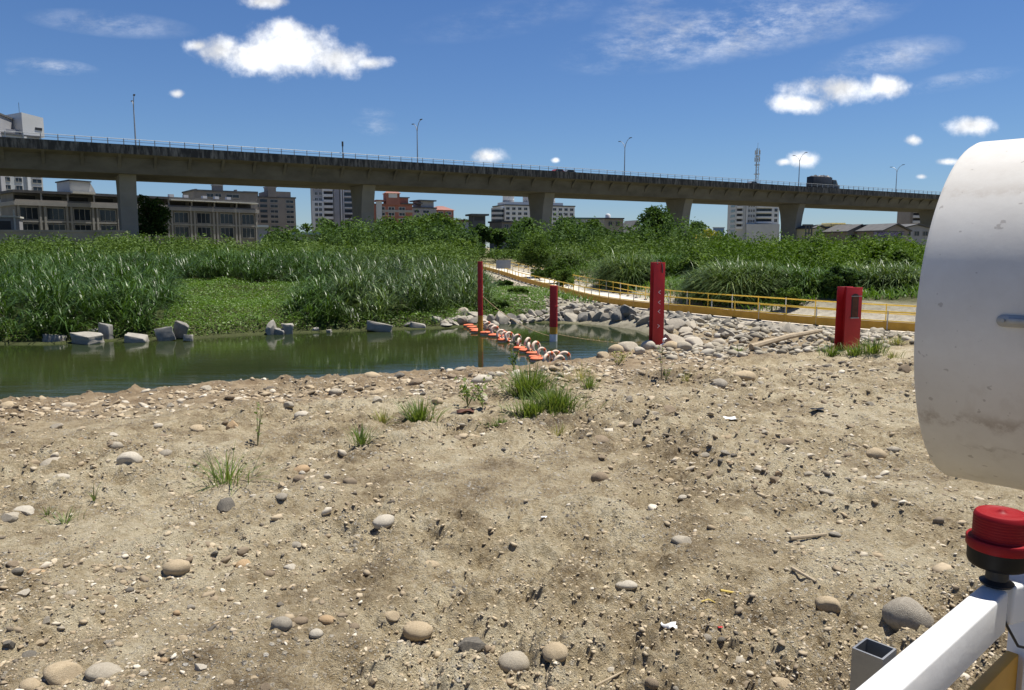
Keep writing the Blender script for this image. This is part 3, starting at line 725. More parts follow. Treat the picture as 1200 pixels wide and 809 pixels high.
# closed side plate on the right hand flange (faces the viewer's right)
q = MB(); yv = -w_*.95/2 - .004
pts = [(-.075, hh*.52), (.075, hh*.52)] + [(.075*math.cos(a_), hh*.84 + .075*math.sin(a_)) for a_ in np.linspace(0, math.pi, 9)]
q.extrude(pts, lambda u, v, s_: rp(u + .02, yv - s_, v), 0, .012); sl_ = q.build('slot_plate', M['rust'], t)
q = MB(); q.extrude([(u*1.3, (v-hh*.7)*1.08+hh*.7) for u, v in pts], lambda u, v, s_: rp(u + .02, yv - s_, v), -.0015, .005); q.build('plate_rim', M['black_rubber'], sl_)
q = MB(); q.bar(rp(-.1, yv-.014, hh*.515), rp(.14, yv-.014, hh*.515), .03, .025); q.build('bracket', M['galv'], sl_); q = MB(); q.bar(rp(-.1, yv-.014, hh*.86), rp(.2, yv-.014, hh*.86), .02, .018); q.build('bracket', M['galv'], sl_)

# ropes
def sag(p0, p1, s_, n=16): return [Vector(p0).lerp(Vector(p1), k/n) - Vector((0,0, s_*4*(k/n)*(1-k/n))) for k in range(n+1)]
q = MB(); q.tube(sag((FP.x+.1, FP.y, atY(566,347,FP.y).z), (MP.x-.1, MP.y, ZW+.16+.05), .28), .014, 6)
tag(q.build('rope', M['cable'], smooth=True), 'thin rope sagging from the slim far post to the round post', 'rope')
q = MB(); q.tube(sag((MP.x+.1, MP.y-.1, ZW+.34), (TP.x-.16, TP.y, TP.z+.22), .08), .012, 6)
rope_ = q.build('rope', M['cable'], smooth=True); tag(rope_, 'knotted rope running low over the water to the tall red post', 'rope')
for k in range(1, 16):
    p = sag((MP.x+.1, MP.y-.1, ZW+.34), (TP.x-.16, TP.y, TP.z+.22), .08)[k]; q = MB(); q.cyl(p - Vector((.02,0,0)), p + Vector((.02,0,0)), .028, n=6); q.build('knot', M['cable'], rope_)

# ------------------------------------------------------------------ float barrier: flat floats and upright rings
FL = [(549,383.0),(553,385.2),(556,387.4),(558.5,389.8),(569,392.5),(579,394.6),(589,396.8),(591,400.6),(609,410.2),(616,413.3),(624,417.2),(627,420.6),(629,424)]
grpF = 'flat orange floats of the barrier'
fl0 = None
nmF = ['farthest flat orange float of the barrier, nearest the slim post', 'second flat orange float from the far bank', 'third flat orange float from the far bank', 'fourth flat orange float, last of the row in front of the slim post',
 'flat orange float just right of the slim post reflection', 'sixth flat orange float, midway along the barrier', 'seventh flat orange float, midway along the barrier', 'flat orange float last before the gap in the barrier',
 'first flat orange float after the gap, below the rings', 'second flat orange float after the gap, below the rings', 'middle flat orange float of the near cluster below the rings', 'fourth flat orange float of the near cluster', 'nearest flat orange float, by the leafy weeds']
for k, (px, py) in enumerate(FL):
    p = at(px, py, ZW)
    if fl0 is None:
        fl0 = thing('float', nmF[0], 'float', p, 0, grpF)
        q = MB(); q.lathe([(0, .06), (.24, .06), (.27, .075), (.275, .12), (.25, .145), (0, .15)], 24, c=(0,0,0)); o_ = q.build('shell', M['orange_float'], fl0, smooth=True); o_.scale = (1.05, .8, 1)
        q = MB(); q.lathe([(0, -.06), (.22, -.06), (.255, -.02), (.26, .058), (0, .0585)], 24); o_ = q.build('underside', M['cream_float'], fl0, smooth=True); o_.scale = (1.05, .8, 1)
        o = fl0
    else: o = copy_tree(fl0)
    o['label'] = nmF[k]; o.location = p + Vector((0, 0, random.uniform(-.03, .02))); s_ = random.uniform(.92, 1.1) * (1 if k < 8 else .92); o.scale = (s_, s_, s_); o.rotation_euler = (random.uniform(-.05,.05), random.uniform(-.05,.05), random.uniform(0, .5))
RG = [(567,379,20),(571.5,381,25),(576,384,15),(580,386.5,30),(587.5,391,12),(592,392.5,24),(597,394,35),(606,396,30),(608,401,75),(618,401,60),(620,406.5,80),(628.5,406,50),(635,412,28),(645,418,30),(651,416,20),(661,418.5,14),(640,421,60),(655,423,40)]
rg0 = None; grpR = 'ring floats standing along the barrier'
for k, (px, py, rz) in enumerate(RG):
    p = at(px, py, ZW + .26)
    if rg0 is None:
        rg0 = thing('ring_float', '', 'ring float', p, 0, grpR)
        q = MB(); nn = 28; mm = 10; v = []; f = []
        for i in range(nn):
            a_ = 2*math.pi*i/nn
            for j in range(mm):
                b_ = 2*math.pi*j/mm; rr_ = .2 + .062*math.cos(b_)
                v.append((rr_*math.cos(a_), .062*math.sin(b_), rr_*math.sin(a_)*1.05))
        for i in range(nn):
            for j in range(mm):
                f.append((i*mm+j, ((i+1) % nn)*mm+j, ((i+1) % nn)*mm+(j+1) % mm, i*mm+(j+1) % mm))
        q.add(v, f); q.build('ring', M['cream_float'], rg0, smooth=True)
        for i in range(2):
            q = MB(); a0 = i*math.pi + .5; pts = [(.2*math.cos(a0+u), 0, .21*math.sin(a0+u)) for u in np.linspace(0, .55, 5)]
            q.tube(pts, .0665, 10); q.build('band', M['orange_float'], rg0, smooth=True)
        o = rg0
    else: o = copy_tree(rg0)
    s_ = random.uniform(.74, 1.0); o.scale = (s_, s_, s_); o.location = p - Vector((0, 0, .05)); o.rotation_euler = (random.uniform(-.25,.25), random.uniform(-.5,.5), R(rz))
    ordn = ['first','second','third','fourth','fifth','sixth','seventh','eighth','ninth','tenth','eleventh','twelfth','thirteenth','fourteenth','fifteenth','sixteenth','seventeenth','eighteenth'][k]
    o['label'] = ordn + ' cream and orange ring float counted from the slim far post'
# rope the floats hang on
q = MB(); pts = [at(562,378,ZW+.2)] + [at(x, y, ZW+.12) for x, y in ((580,388),(600,398),(618,408),(640,420),(664,425))]
q.tube([tuple(p) for p in smooth_poly(pts, 24, 3)], .02, 6); tag(q.build('rope', M['cable'], smooth=True), 'rope threading the ring floats of the barrier together', 'rope')

# ------------------------------------------------------------------ causeway handrails
def railing(E, label, height, board, pstep, mats, outward):
    base = E[len(E)//2]
    t = thing('handrail', label, 'handrail', (base[0], base[1], base[2]))
    dd = np.concatenate([[0], np.cumsum(np.linalg.norm(np.diff(E, axis=0), axis=1))]); Lt = dd[-1]
    def P(s_, h): return Vector([np.interp(s_, dd, E[:, i]) for i in range(3)]) + Vector((0, 0, h))
    ns = int(Lt / .8); ss = [Lt * i / ns for i in range(ns + 1)]
    for h, r_ in ((height, .034), (height * .52, .026)):
        q = MB(); q.tube([P(s_, h) for s_ in ss], r_, 6); q.build('rail', mats[0], t, world=True, smooth=True)
    if board:
        q = MB(); v = []; f = []
        for i, s0 in enumerate(ss):
            d_ = (P(min(s0+.1, Lt), 0) - P(max(s0-.1, 0), 0)).normalized(); n_ = Vector((-d_.y, d_.x, 0)) * .025
            for sg, h in ((-1,.03),(1,.03),(1,.36),(-1,.36)): v.append(P(s0, h) + n_*sg)
        for i in range(len(ss)-1):
            for k in range(4): f.append((i*4+k, i*4+(k+1)%4, (i+1)*4+(k+1)%4, (i+1)*4+k))
        q.add(v, f + [(0,1,2,3), tuple(range(len(v)-1, len(v)-5, -1))])
        q.build('kick_board', M['yellow_paint'], t, world=True)
    s_ = 1.0; k = 0
    while s_ < Lt:
        q = MB(); pp = P(s_, 0); q.cyl(pp + Vector((0,0,.04)), pp + Vector((0,0,height+.05)), .027, n=8)
        o = q.build('post', mats[k % 2 + 1], t, world=True)
        q = MB(); q.box(pp.x-.09, pp.y-.09, pp.z-.01, pp.x+.09, pp.y+.09, pp.z+.045); q.build('foot', M['black_rubber'], o, world=False)
        o.children[0].data.transform(Matrix.Translation(-Vector(t.location)))
        s_ += pstep; k += 1
    return t
railing(PE - np.c_[PN * .06, np.zeros(len(PE))], 'yellow handrail with a yellow kick board along the river side of the causeway', .76, True, 1.45, (M['yellow_rail'], M['yellow_rail'], M['rail_grey']), -1)
FE = PE.copy(); FE[:, :2] += PN * (PW + .05)
railing(FE, 'yellow handrail along the far side of the causeway', .78, False, 1.7, (M['yellow_rail'], M['yellow_rail'], M['rail_grey']), 1)
# notice board at the far end of the ramp
Sp = Vector((*(PE[-12][:2] + PN[-12] * .3), PE[-12][2])); Sx = atY(590, 312, Sp.y)
t = thing('notice_board', 'plain blue grey notice board at the far end of the causeway', 'sign', (Sx.x, Sx.y, Sp.z))
q = MB(); q.box(-.72,-.02,.72,.72,.02,1.55); q.build('panel', noisy('board_grey', (.3,.33,.38),(.36,.39,.44),2,.5), t)
for s_ in (-.45,.45):
    q = MB(); q.cyl((s_,.05,-.3),(s_,.05,1.6),.03); q.build('post', M['lamp_steel'], t)
# ------------------------------------------------------------------ vegetation
def blades(base, head, length, width, lean, droop, rnd, nseg=3):
    """arched grass blades. base (N,3)"""
    n = len(base); ts = np.linspace(0, 1, nseg + 1)
    hx, hy = np.sin(head), np.cos(head)
    V = np.zeros((n, nseg + 1, 2, 3)); 
    for i, t in enumerate(ts):
        out = length * (np.sin(lean) * t + droop * t * t * .8)
        up = length * (np.cos(lean) * t - droop * t ** 2.4 * .75)
        w = width * (1 - t ** 1.6) * (.55 + .9 * min(t * 3, 1) * .5) + .002
        c = base + np.stack([hx * out, hy * out, up], 1)
        s = np.stack([hy, -hx, np.zeros(n)], 1) * w[:, None] * .5
        V[:, i, 0] = c - s; V[:, i, 1] = c + s
    idx = np.arange(n)[:, None] * (2 * (nseg + 1))
    F = []
    for i in range(nseg):
        F.append(np.stack([idx[:, 0] + 2*i, idx[:, 0] + 2*i + 1, idx[:, 0] + 2*i + 3, idx[:, 0] + 2*i + 2], 1))
    F = np.concatenate(F, 0)
    return V.reshape(-1, 3), F, np.repeat(rnd, 2 * (nseg + 1))
def leafquads(c, size, rnd, flat=.4, asp=.45):
    n = len(c)
    nrm = RNG.normal(size=(n, 3)); nrm[:, 2] = np.abs(nrm[:, 2]) + flat; nrm /= np.linalg.norm(nrm, axis=1)[:, None]
    a = RNG.normal(size=(n, 3)); a -= nrm * (a * nrm).sum(1)[:, None]; a /= np.linalg.norm(a, axis=1)[:, None]
    b = np.cross(nrm, a); s = size[:, None]
    V = np.stack([c - a * s, c + b * s * asp + nrm * s * .08, c + a * s, c - b * s * asp + nrm * s * .08], 1)
    F = np.arange(n * 4).reshape(n, 4)
    return V.reshape(-1, 3), F, np.repeat(rnd, 4)
class Leaves:
    def __init__(s): s.V = []; s.F = []; s.A = []; s.n = 0
    def add(s, VFA):
        V, F, A = VFA; s.V.append(V); s.F.append(F + s.n); s.A.append(A); s.n += len(V)
    def build(s, name, mat, parent=None, origin=None):
        V = np.concatenate(s.V)
        if origin is not None: V = V - np.array(origin)
        return npmesh(name, V, np.concatenate(s.F), mat, parent, {'rnd': np.clip(np.concatenate(s.A), 0, 1)})
def reed_tufts(LV, xy, z, h, nb, rw=(.035, .085), spread=.36, tone=None, dropk=1.0):
    """xy (N,2) tuft centres; h (N,)"""
    n = len(xy); k = nb
    c = np.repeat(np.c_[xy, z], k, 0); hh = np.repeat(h, k)
    N_ = n * k
    a = RNG.uniform(0, 2*np.pi, N_); rad = np.abs(RNG.normal(0, spread, N_))
    c[:, 0] += np.sin(a) * rad; c[:, 1] += np.cos(a) * rad
    c[:, 2] += hh * RNG.uniform(0, .55, N_) ** 1.3
    ln = hh * RNG.uniform(.4, .75, N_)
    head = a + RNG.normal(0, .7, N_)
    t = (RNG.beta(2, 3, N_) if tone is None else np.clip(np.repeat(tone, k) + RNG.normal(0, .22, N_), 0, 1))
    LV.add(blades(c, head, ln, RNG.uniform(*rw, N_), RNG.uniform(.08, .6, N_), RNG.uniform(.35, 1.4, N_) * dropk, t))
def pxof(x, y): return CX + FPX * x / y
def scatter(x0, x1, y0, y1, dens):
    n = int((x1 - x0) * (y1 - y0) * dens); return RNG.uniform(x0, x1, n), RNG.uniform(y0, y1, n)
def bank_df(x, y):
    df, _ = seg_dist(x, y, far_w); dn, _ = seg_dist(x, y, near_w); dc, _ = seg_dist(x, y, PC)
    return np.where(inside(x, y, RIVER) | (dn < df), -1, df), dc
def lawn_mask(x, y):    # open creeping ground cover between the reed beds
    p = pxof(x, y); d = (y - 33)
    e = fbm(x * .35, y * .35, 3, 40) * 30
    l = (p > 205 + e - d * .8) & (p < 372 + e - (16 - d) * 2.0) & (y < 51 + e * .12)
    return l
# --- the left reed bed
x, y = scatter(-46, 0, 33, 66, 1.7)
df, dc = bank_df(x, y); p = pxof(x, y)
k = (df > .25) & (dc > 6) & ~lawn_mask(x, y) & (p > -120) & (p < 568) & ~((df < 1.6) & (p > 470))
k &= ~((p > 520) & (y < 43)); x, y, df, p = x[k], y[k], df[k], p[k]
z = terrain(x, y, False)
cl = fbm(x * .25, y * .25, 3, 50)
h = np.clip(2.05 + 1.3 * cl + .4 * RNG.normal(size=len(x)), .6, 3.3) * np.clip(.5 + df * .16, .45, 1) * np.interp(p, [-100, 0, 200, 400, 540, 570], [1.0, 1, .98, 1.05, 1.0, .8])
h *= np.clip((2.9 + (y - 45) * .01 - z) / 2.9, .5, 1.0)
tone = np.clip(.25 + .5 * fbm(x * .35, y * .35, 3, 61) + RNG.normal(0, .15, len(x)), 0, 1)
kk = p < 395
lv = Leaves(); reed_tufts(lv, np.c_[x, y][kk], z[kk], h[kk], 46, tone=tone[kk])
o = lv.build('reed_bed', M['reed']); tag(o, 'tall dense green reeds lining the far river bank on the left', 'reeds', kind='stuff')
lv = Leaves(); reed_tufts(lv, np.c_[x, y][~kk], z[~kk], h[~kk], 46, tone=tone[~kk] - .05)
o = lv.build('reed_bed', M['reed_pale']); tag(o, 'greyish green drooping reeds on the far bank behind the slim red post', 'reeds', kind='stuff')
# --- creeping ground cover
x, y = scatter(-30, 2, 33, 60, 190); df, dc = bank_df(x, y); p = pxof(x, y)
k = (df > .1) & (dc > 3) & (lawn_mask(x, y) | (df < 2.0) | (p > 480)); x, y = x[k], y[k]
z = terrain(x, y, False)
lv = Leaves(); n = len(x)
lump = .18 + .22 * np.clip(fbm(x * 1.1, y * 1.1, 3, 70) + .3, 0, 1)
c = np.c_[x, y, z + RNG.uniform(0, 1, n) * lump]
lv.add(leafquads(c, RNG.uniform(.035, .075, n), np.clip(.55 + .35 * fbm(x * .8, y * .8, 2, 71) + RNG.normal(0, .2, n), 0, 1), .9, .6))
o = lv.build('ground_cover', M['creeper']); tag(o, 'bright green creeping plants covering the open slope above the water', 'ground cover', kind='stuff')
# --- grassy slope beyond the causeway on the right
x, y = scatter(2, 55, 30, 75, 34); df, dc = bank_df(x, y); p = pxof(x, y)
k = (dc > 2.3) & ((x - 12.9) * .855 + (y - 31.4) * .518 > 0) & (p < 1180) & ((x < 13) | (dc > 2.3 + (x - 13) * .8)); x, y, dc = x[k], y[k], dc[k]
z = terrain(x, y, False); n = len(x)
thin = RNG.uniform(size=n) < np.clip((dc - 2.0) / 2 + fbm(x * .3, y * .3, 2, 3) * .6, .15, 1)
x, y, z, dc = x[thin], y[thin], z[thin], dc[thin]; n = len(x)
lv = Leaves()
lv.add(blades(np.c_[x, y, z], RNG.uniform(0, 6.28, n), RNG.uniform(.35, .9, n), RNG.uniform(.05, .1, n), RNG.uniform(.1, .6, n), RNG.uniform(.2, .9, n), np.clip(.5 + .3 * fbm(x * .4, y * .4, 2, 8) + RNG.normal(0, .2, n), 0, 1)))
o = lv.build('grass', M['creeper']); tag(o, 'green grass covering the slope beyond the causeway', 'grass', kind='stuff')

# --- clumped crowns
def clumps(LV, c, rx, ry, rz, ncl, nl, lsz, tone=.5, shell=.55, seed=0, flat=.4, cr=.33):
    g = np.random.default_rng(seed)
    d = g.normal(size=(ncl, 3)); d /= np.linalg.norm(d, axis=1)[:, None]
    rad = g.uniform(shell, 1, ncl)[:, None] * g.uniform(.8, 1.08, ncl)[:, None]
    cc = d * rad * np.array([rx, ry, rz]) * .82; cc[:, 2] = np.where(cc[:, 2] < -rz * .55, cc[:, 2] * .5, cc[:, 2])
    cs = g.uniform(.6, 1.25, ncl) * cr * min(rx, rz)
    tn = np.clip(tone + g.normal(0, .15, ncl), 0, 1)
    cc = np.repeat(cc, nl, 0); n = len(cc)
    off = g.normal(size=(n, 3)); off /= np.linalg.norm(off, axis=1)[:, None]
    off *= np.repeat(cs, nl)[:, None] * (g.uniform(0, 1, n) ** .4)[:, None] * np.array([1.15, 1.15, .8])
    P = np.array(c) + cc + off
    LV.add(leafquads(P, g.uniform(.65, 1.3, n) * lsz, np.clip(np.repeat(tn, nl) + g.normal(0, .16, n), 0, 1), flat))
SEED = [100]
def shrub(px, ytop, Y, wpx, mat, label, tone=.5, ncl=None, group=None, lsz=.13, hfac=1.0, name='shrub', cat='shrub', zb=None):
    SEED[0] += 1
    bx = (px - CX) / FPX * Y; gz = tz(bx, Y) if zb is None else zb
    top = atY(px, ytop, Y).z; hgt = max(top - gz, .6); rx = wpx / 2 * Y / FPX
    t = thing(name, label, cat, (bx, Y, gz), 0, group)
    lv = Leaves(); ncl = ncl or int(18 + rx * 10)
    clumps(lv, (0, 0, hgt * .5), rx, rx * .8, hgt * .52, ncl, 95, lsz, tone, .35, SEED[0], cr=.36)
    lv.build('foliage', mat, t)
    q = MB(); r_ = random.Random(SEED[0])
    pts = [(0, 0, -.1), (r_.uniform(-.1, .1), 0, hgt * .3), (r_.uniform(-.2, .2), .1, hgt * .62)]
    q.tube(pts, [.05, .04, .02], 6); q.build('stem', M['bark'], t)
    return t
def tree(px, ytop, ybot, Y, wpx, mat, label, tone=.5, ncl=34, nl=110, lsz=.3, shape=1.0, zb=0, group='trees below the viaduct', trunk=True, name='tree', bare=.28):
    SEED[0] += 1; r_ = random.Random(SEED[0])
    bx = (px - CX) / FPX * Y
    top = atY(px, ytop, Y).z; base = atY(px, ybot, Y).z; base = min(base, 3.0); base = zb
    hgt = top - base; rx = wpx / 2 * 1.22 * Y / FPX; ncl = int(ncl * 1.5)
    t = thing(name, label, 'tree', (bx, Y, base), 0, group)
    cz = base + hgt * (1 + bare) / 2; rz = hgt * (1 - bare) / 2
    lv = Leaves(); clumps(lv, (0, 0, hgt * (1 + bare) / 2), rx, rx * .9, rz, ncl, nl, lsz, tone, .35, SEED[0], cr=.34)
    lv.build('crown', mat, t)
    q = MB(); tr = max(.12, hgt * .022)
    jx, jy = r_.uniform(-.3, .3), r_.uniform(-.3, .3)
    q.tube([(0, 0, -.3), (jx * .5, jy * .5, hgt * .3), (jx, jy, hgt * .6), (jx * 1.2, jy, hgt * .82)], [tr * 1.25, tr, tr * .65, tr * .25], 8)
    tk = q.build('trunk', M['bark'], t, smooth=True)
    for k in range(6):
        a_ = k * 1.05 + r_.uniform(-.3, .3); z0 = hgt * r_.uniform(.32, .6); e = rx * r_.uniform(.45, .8)
        q = MB(); q.tube([(jx * z0 / hgt, jy * z0 / hgt, z0), (math.sin(a_) * e * .5, math.cos(a_) * e * .5, z0 + hgt * .1), (math.sin(a_) * e, math.cos(a_) * e, z0 + hgt * .2)], [tr * .5, tr * .34, tr * .12], 6)
        q.build('limb', M['bark'], t, smooth=True)
    return t

# --- thicket: the mass of weedy shrubs between the reeds and the viaduct
def thicket(px0, px1, Y0, Y1, dens, ytop_fn, mat, label, tone=.5, lsz=.12, nl=60, seed=1, hmax=4.2, rk=1.0):
    g = np.random.default_rng(seed)
    xa, xb = (px0 - CX) / FPX * Y0, (px1 - CX) / FPX * Y0
    xm, xM = min((px0 - CX) / FPX * Y1, xa), max((px1 - CX) / FPX * Y1, xb)
    n = int((xM - xm) * (Y1 - Y0) * dens); x = g.uniform(xm, xM, n); y = g.uniform(Y0, Y1, n); p = pxof(x, y)
    df, dc = bank_df(x, y)
    _, ti = seg_dist(x, y, PC); ti = np.clip(np.round(ti).astype(int), 0, len(PE) - 1)
    front = ((x - PC[ti, 0]) * PN[ti, 0] + (y - PC[ti, 1]) * PN[ti, 1] < 0) & (p > 560)
    k = (p > px0) & (p < px1) & (df > 1) & (dc > 3.0) & ~front; x, y, p = x[k], y[k], p[k]; n = len(x)
    z = terrain(x, y, False)
    yt = ytop_fn(p) + fbm(p / 18, y * .2, 3, seed) * 10
    top = EYE + (290.0 - yt) * y / FPX
    hgt = np.clip(top - z, .5, hmax) * np.clip(g.uniform(.6, 1.08, n) + .45 * fbm(x * .35, y * .35, 3, seed + 9), .3, 1.15)
    lv = Leaves(); cc = np.repeat(np.c_[x, y, z], nl, 0); hh = np.repeat(hgt, nl); N_ = n * nl
    off = g.normal(size=(N_, 3)); off /= np.linalg.norm(off, axis=1)[:, None]; off *= (g.uniform(0, 1, N_) ** .4)[:, None]
    r_ = np.repeat(g.uniform(.55, 1.05, n), nl) * rk
    P = cc + np.stack([off[:, 0] * r_, off[:, 1] * r_, hh * .55 + off[:, 2] * hh * .5], 1)
    tn = np.repeat(np.clip(tone + fbm(x * .3, y * .3, 3, seed + 3) * .8 + g.normal(0, .12, n), 0, 1), nl)
    lv.add(leafquads(P, g.uniform(.6, 1.4, N_) * lsz * np.repeat(np.sqrt(y / 55), nl), np.clip(tn + g.normal(0, .17, N_), 0, 1), .4))
    o = lv.build('thicket', mat); tag(o, label, 'thicket', kind='stuff'); return o
thicket(-60, 345, 62, 98, .62, lambda p: np.interp(p, [-60, 0, 150, 240, 345], [282, 281, 275, 279, 284]), M['shrub'], 'pale flowering weeds massed behind the left reed bed', .62, .11, 60, 2)
thicket(345, 585, 58, 96, .7, lambda p: np.interp(p, [345, 420, 560, 585], [287, 284, 287, 293]), M['shrub'], 'silvery leaved weeds massed behind the reeds at the centre', .66, .11, 62, 3)
thicket(575, 830, 60, 110, .5, lambda p: np.interp(p, [575, 640, 700, 830], [295, 285, 280, 278]), M['shrub'], 'mixed green weeds beyond the far end of the causeway', .5, .12, 62, 4)
thicket(820, 1180, 50, 100, .55, lambda p: np.interp(p, [820, 900, 1000, 1180], [278, 276, 278, 282]), M['shrub_bright'], 'bright green scrub covering the bank on the right below the viaduct', .42, .12, 62, 5)
def wood(a, b, pts, label, seed, mat='tree_dark', tone=.55):
    xs_, ys_ = zip(*pts); thicket(a, b, 100, 118, .22, lambda p: np.interp(p, xs_, ys_), M[mat], label, tone, .17, 150, seed, 7.5, 2.1)
wood(318, 436, [(318,272),(340,266),(360,274),(380,262),(420,258),(436,262)], 'unbroken belt of trees below the viaduct left of the second pier', 11)
wood(436, 560, [(436,258),(470,258),(500,252),(530,254),(560,272)], 'unbroken belt of trees below the viaduct right of the second pier', 12)
wood(596, 730, [(596,262),(620,256),(650,256),(690,260),(710,270),(730,272)], 'unbroken belt of trees round the third pier', 13, 'tree_dark', .5)
wood(730, 870, [(730,274),(750,262),(790,256),(812,268),(840,276),(870,278)], 'unbroken belt of trees round the fourth pier', 14)
# --- bushes next to the ramp and the near shrubs on the far bank
shrub(592, 334, 60, 36, M['shrub'], 'grey green bush between the slim red post and the ramp', .45)
shrub(608, 346, 51, 44, M['shrub'], 'low rounded bush at the waterline below the ramp', .4, lsz=.1)
shrub(541, 318, 50, 50, M['shrub'], 'leafy bush left of the slim red post at the end of the reeds', .4, lsz=.11)
shrub(582, 352, 44, 40, M['shrub'], 'small bush at the water right of the slim red post', .35, lsz=.09)
shrub(630, 272, 74, 56, M['tree_mid'], 'big dark rounded bush standing behind the ramp railing', .35, 40)
shrub(808, 300, 56, 40, M['shrub'], 'silvery bush right of the tall red post', .7)
shrub(812, 318, 47, 36, M['shrub_bright'], 'light green bush behind the tall red post', .6)
shrub(985, 310, 40, 60, M['tree_dark'], 'dark leaved bush directly behind the stout red column', .25)
shrub(1045, 292, 50, 70, M['shrub'], 'large bush between the stout red column and the white drum', .55)
shrub(950, 282, 62, 60, M['shrub'], 'pale green bush crowning the right bank left of the stout red column', .55)
shrub(1020, 280, 66, 50, M['shrub_bright'], 'bright bush crowning the right bank below the gabled houses', .5)
shrub(925, 334, 39.5, 40, M['tree_mid'], 'low dark green bush left of the stout red column behind the rails', .4, lsz=.1)
shrub(660, 312, 60, 36, M['tree_mid'], 'brownish dry bush beside the ramp railing', .3, lsz=.09)
shrub(655, 302, 66, 40, M['shrub'], 'bushy weeds pressing against the far ramp railing left of the broad reed clump', .35)
shrub(618, 297, 93, 44, M['shrub'], 'green bush behind the notice board end of the ramp', .45)
shrub(588, 298, 102, 44, M['shrub_bright'], 'leafy bush behind the top of the ramp beyond the notice board', .45)
shrub(632, 314, 70, 26, M['shrub'], 'small bush between the ramp railing and the big dark rounded bush', .5, lsz=.09)
# --- two big reed clumps beyond the causeway
def reed_clump(px0, px1, Y, ytop, label, n=300, deep=5, mat='reed_pale', dk=1.0):
    xa, xb = (px0 - CX) / FPX * Y, (px1 - CX) / FPX * Y; c = ((xa + xb) / 2, Y + deep / 2)
    gz = tz(*c); t = RNG.uniform(0, 6.28, n); r_ = np.sqrt(RNG.uniform(0, 1, n))
    x = c[0] + np.cos(t) * r_ * (xb - xa) / 2; y = c[1] + np.sin(t) * r_ * deep / 2
    dc, tt2 = seg_dist(x, y, PC); k = dc > 2.9; x, y, r_ = x[k], y[k], r_[k]; n = len(x)
    z = terrain(x, y, False); H_ = atY((px0 + px1) / 2, ytop, Y).z - z
    h = np.clip(H_, .8, 5) * (1 - .3 * r_ ** 3) * RNG.uniform(.8, 1.06, n) 
    lv = Leaves(); reed_tufts(lv, np.c_[x, y], z, h, 34, (.04, .08), .3, np.clip(.5 + RNG.normal(0, .15, n), 0, 1), dk)
    o = lv.build('reed_clump', M[mat], None, (c[0], c[1], gz)); o.location = (c[0], c[1], gz)
    tag(o, label, 'reeds', 'big reed clumps beyond the causeway')
reed_clump(662, 768, 55, 281, 'broad pale reed clump between the ramp and the tall red post', 560, 7)
reed_clump(832, 936, 42, 292, 'broad drooping reed clump in the middle of the right bank', 520, 6)
reed_clump(632, 690, 74, 284, 'smaller upright reed clump behind the ramp railing', 180, 6)
reed_clump(930, 985, 41, 300, 'narrow reed clump left of the stout red column', 200, 5, 'reed')
reed_clump(1022, 1105, 42, 296, 'reed clump beside the edge of the white drum', 330, 6)
reed_clump(765, 800, 58, 288, 'dark green reed clump right behind the tall red post', 160, 5, 'reed')
# --- trees below the viaduct
tree(183, 219, 285, 150, 38, M['tree_dark'], 'dark vine covered tree standing against the row houses', .45, 40, 120, .3, bare=.12)
tree(338, 264, 292, 118, 52, M['tree_mid'], 'round green tree in front of the brown apartment block', .55, 30, 110, .26, bare=.1)
tree(392, 254, 288, 122, 60, M['tree_dark'], 'dense green tree in front of the striped white tower', .55, 36, 120, .3, bare=.12)
tree(365, 262, 288, 130, 30, M['tree_mid'], 'small light tree beside the pale shed roof', .5, 18, 100, .28, bare=.1)
tree(462, 250, 288, 124, 48, M['tree_mid'], 'green tree below the red brick building', .4, 32, 120, .3, bare=.12)
tree(508, 246, 290, 120, 70, M['tree_mid'], 'widest rounded green tree right of the second pier', .42, 56, 130, .3, bare=.1)
tree(545, 276, 294, 100, 34, M['tree_mid'], 'light green young tree near the dark pavilion', .75, 20, 90, .22, bare=.1)
tree(565, 258, 292, 112, 22, M['tree_dark'], 'thin layered dark tree in front of the pavilion', .5, 16, 90, .26, bare=.35)
tree(583, 260, 292, 114, 22, M['tree_dark'], 'thin layered tree right of the dark pavilion', .6, 16, 90, .26, bare=.3)
tree(614, 250, 290, 116, 40, M['tree_dark'], 'dark tree left of the third pier below the white building', .45, 30, 120, .3, bare=.1)
tree(662, 250, 290, 118, 42, M['tree_dark'], 'dark tree just right of the third pier', .4, 34, 120, .3, bare=.1)
tree(690, 254, 290, 122, 40, M['tree_mid'], 'flat topped green tree left of the tan house', .3, 30, 110, .3, bare=.15)
tree(735, 268, 292, 118, 40, M['tree_mid'], 'low green tree right of the tan house', .5, 24, 100, .28, bare=.05)
tree(769, 237, 288, 128, 44, M['tree_dark'], 'tallest dark tree left of the fourth pier', .3, 44, 130, .32, bare=.14)
tree(815, 251, 288, 150, 22, M['tree_dark'], 'dark tree half hidden behind the fourth pier', .4, 22, 100, .32, bare=.1)
tree(822, 266, 292, 106, 44, M['tree_yellow'], 'yellow flowering tree right of the fourth pier', .55, 30, 110, .24, bare=.05)
tree(850, 276, 292, 104, 34, M['tree_mid'], 'low bright green tree in front of the white tower', .7, 22, 100, .24, bare=.05)

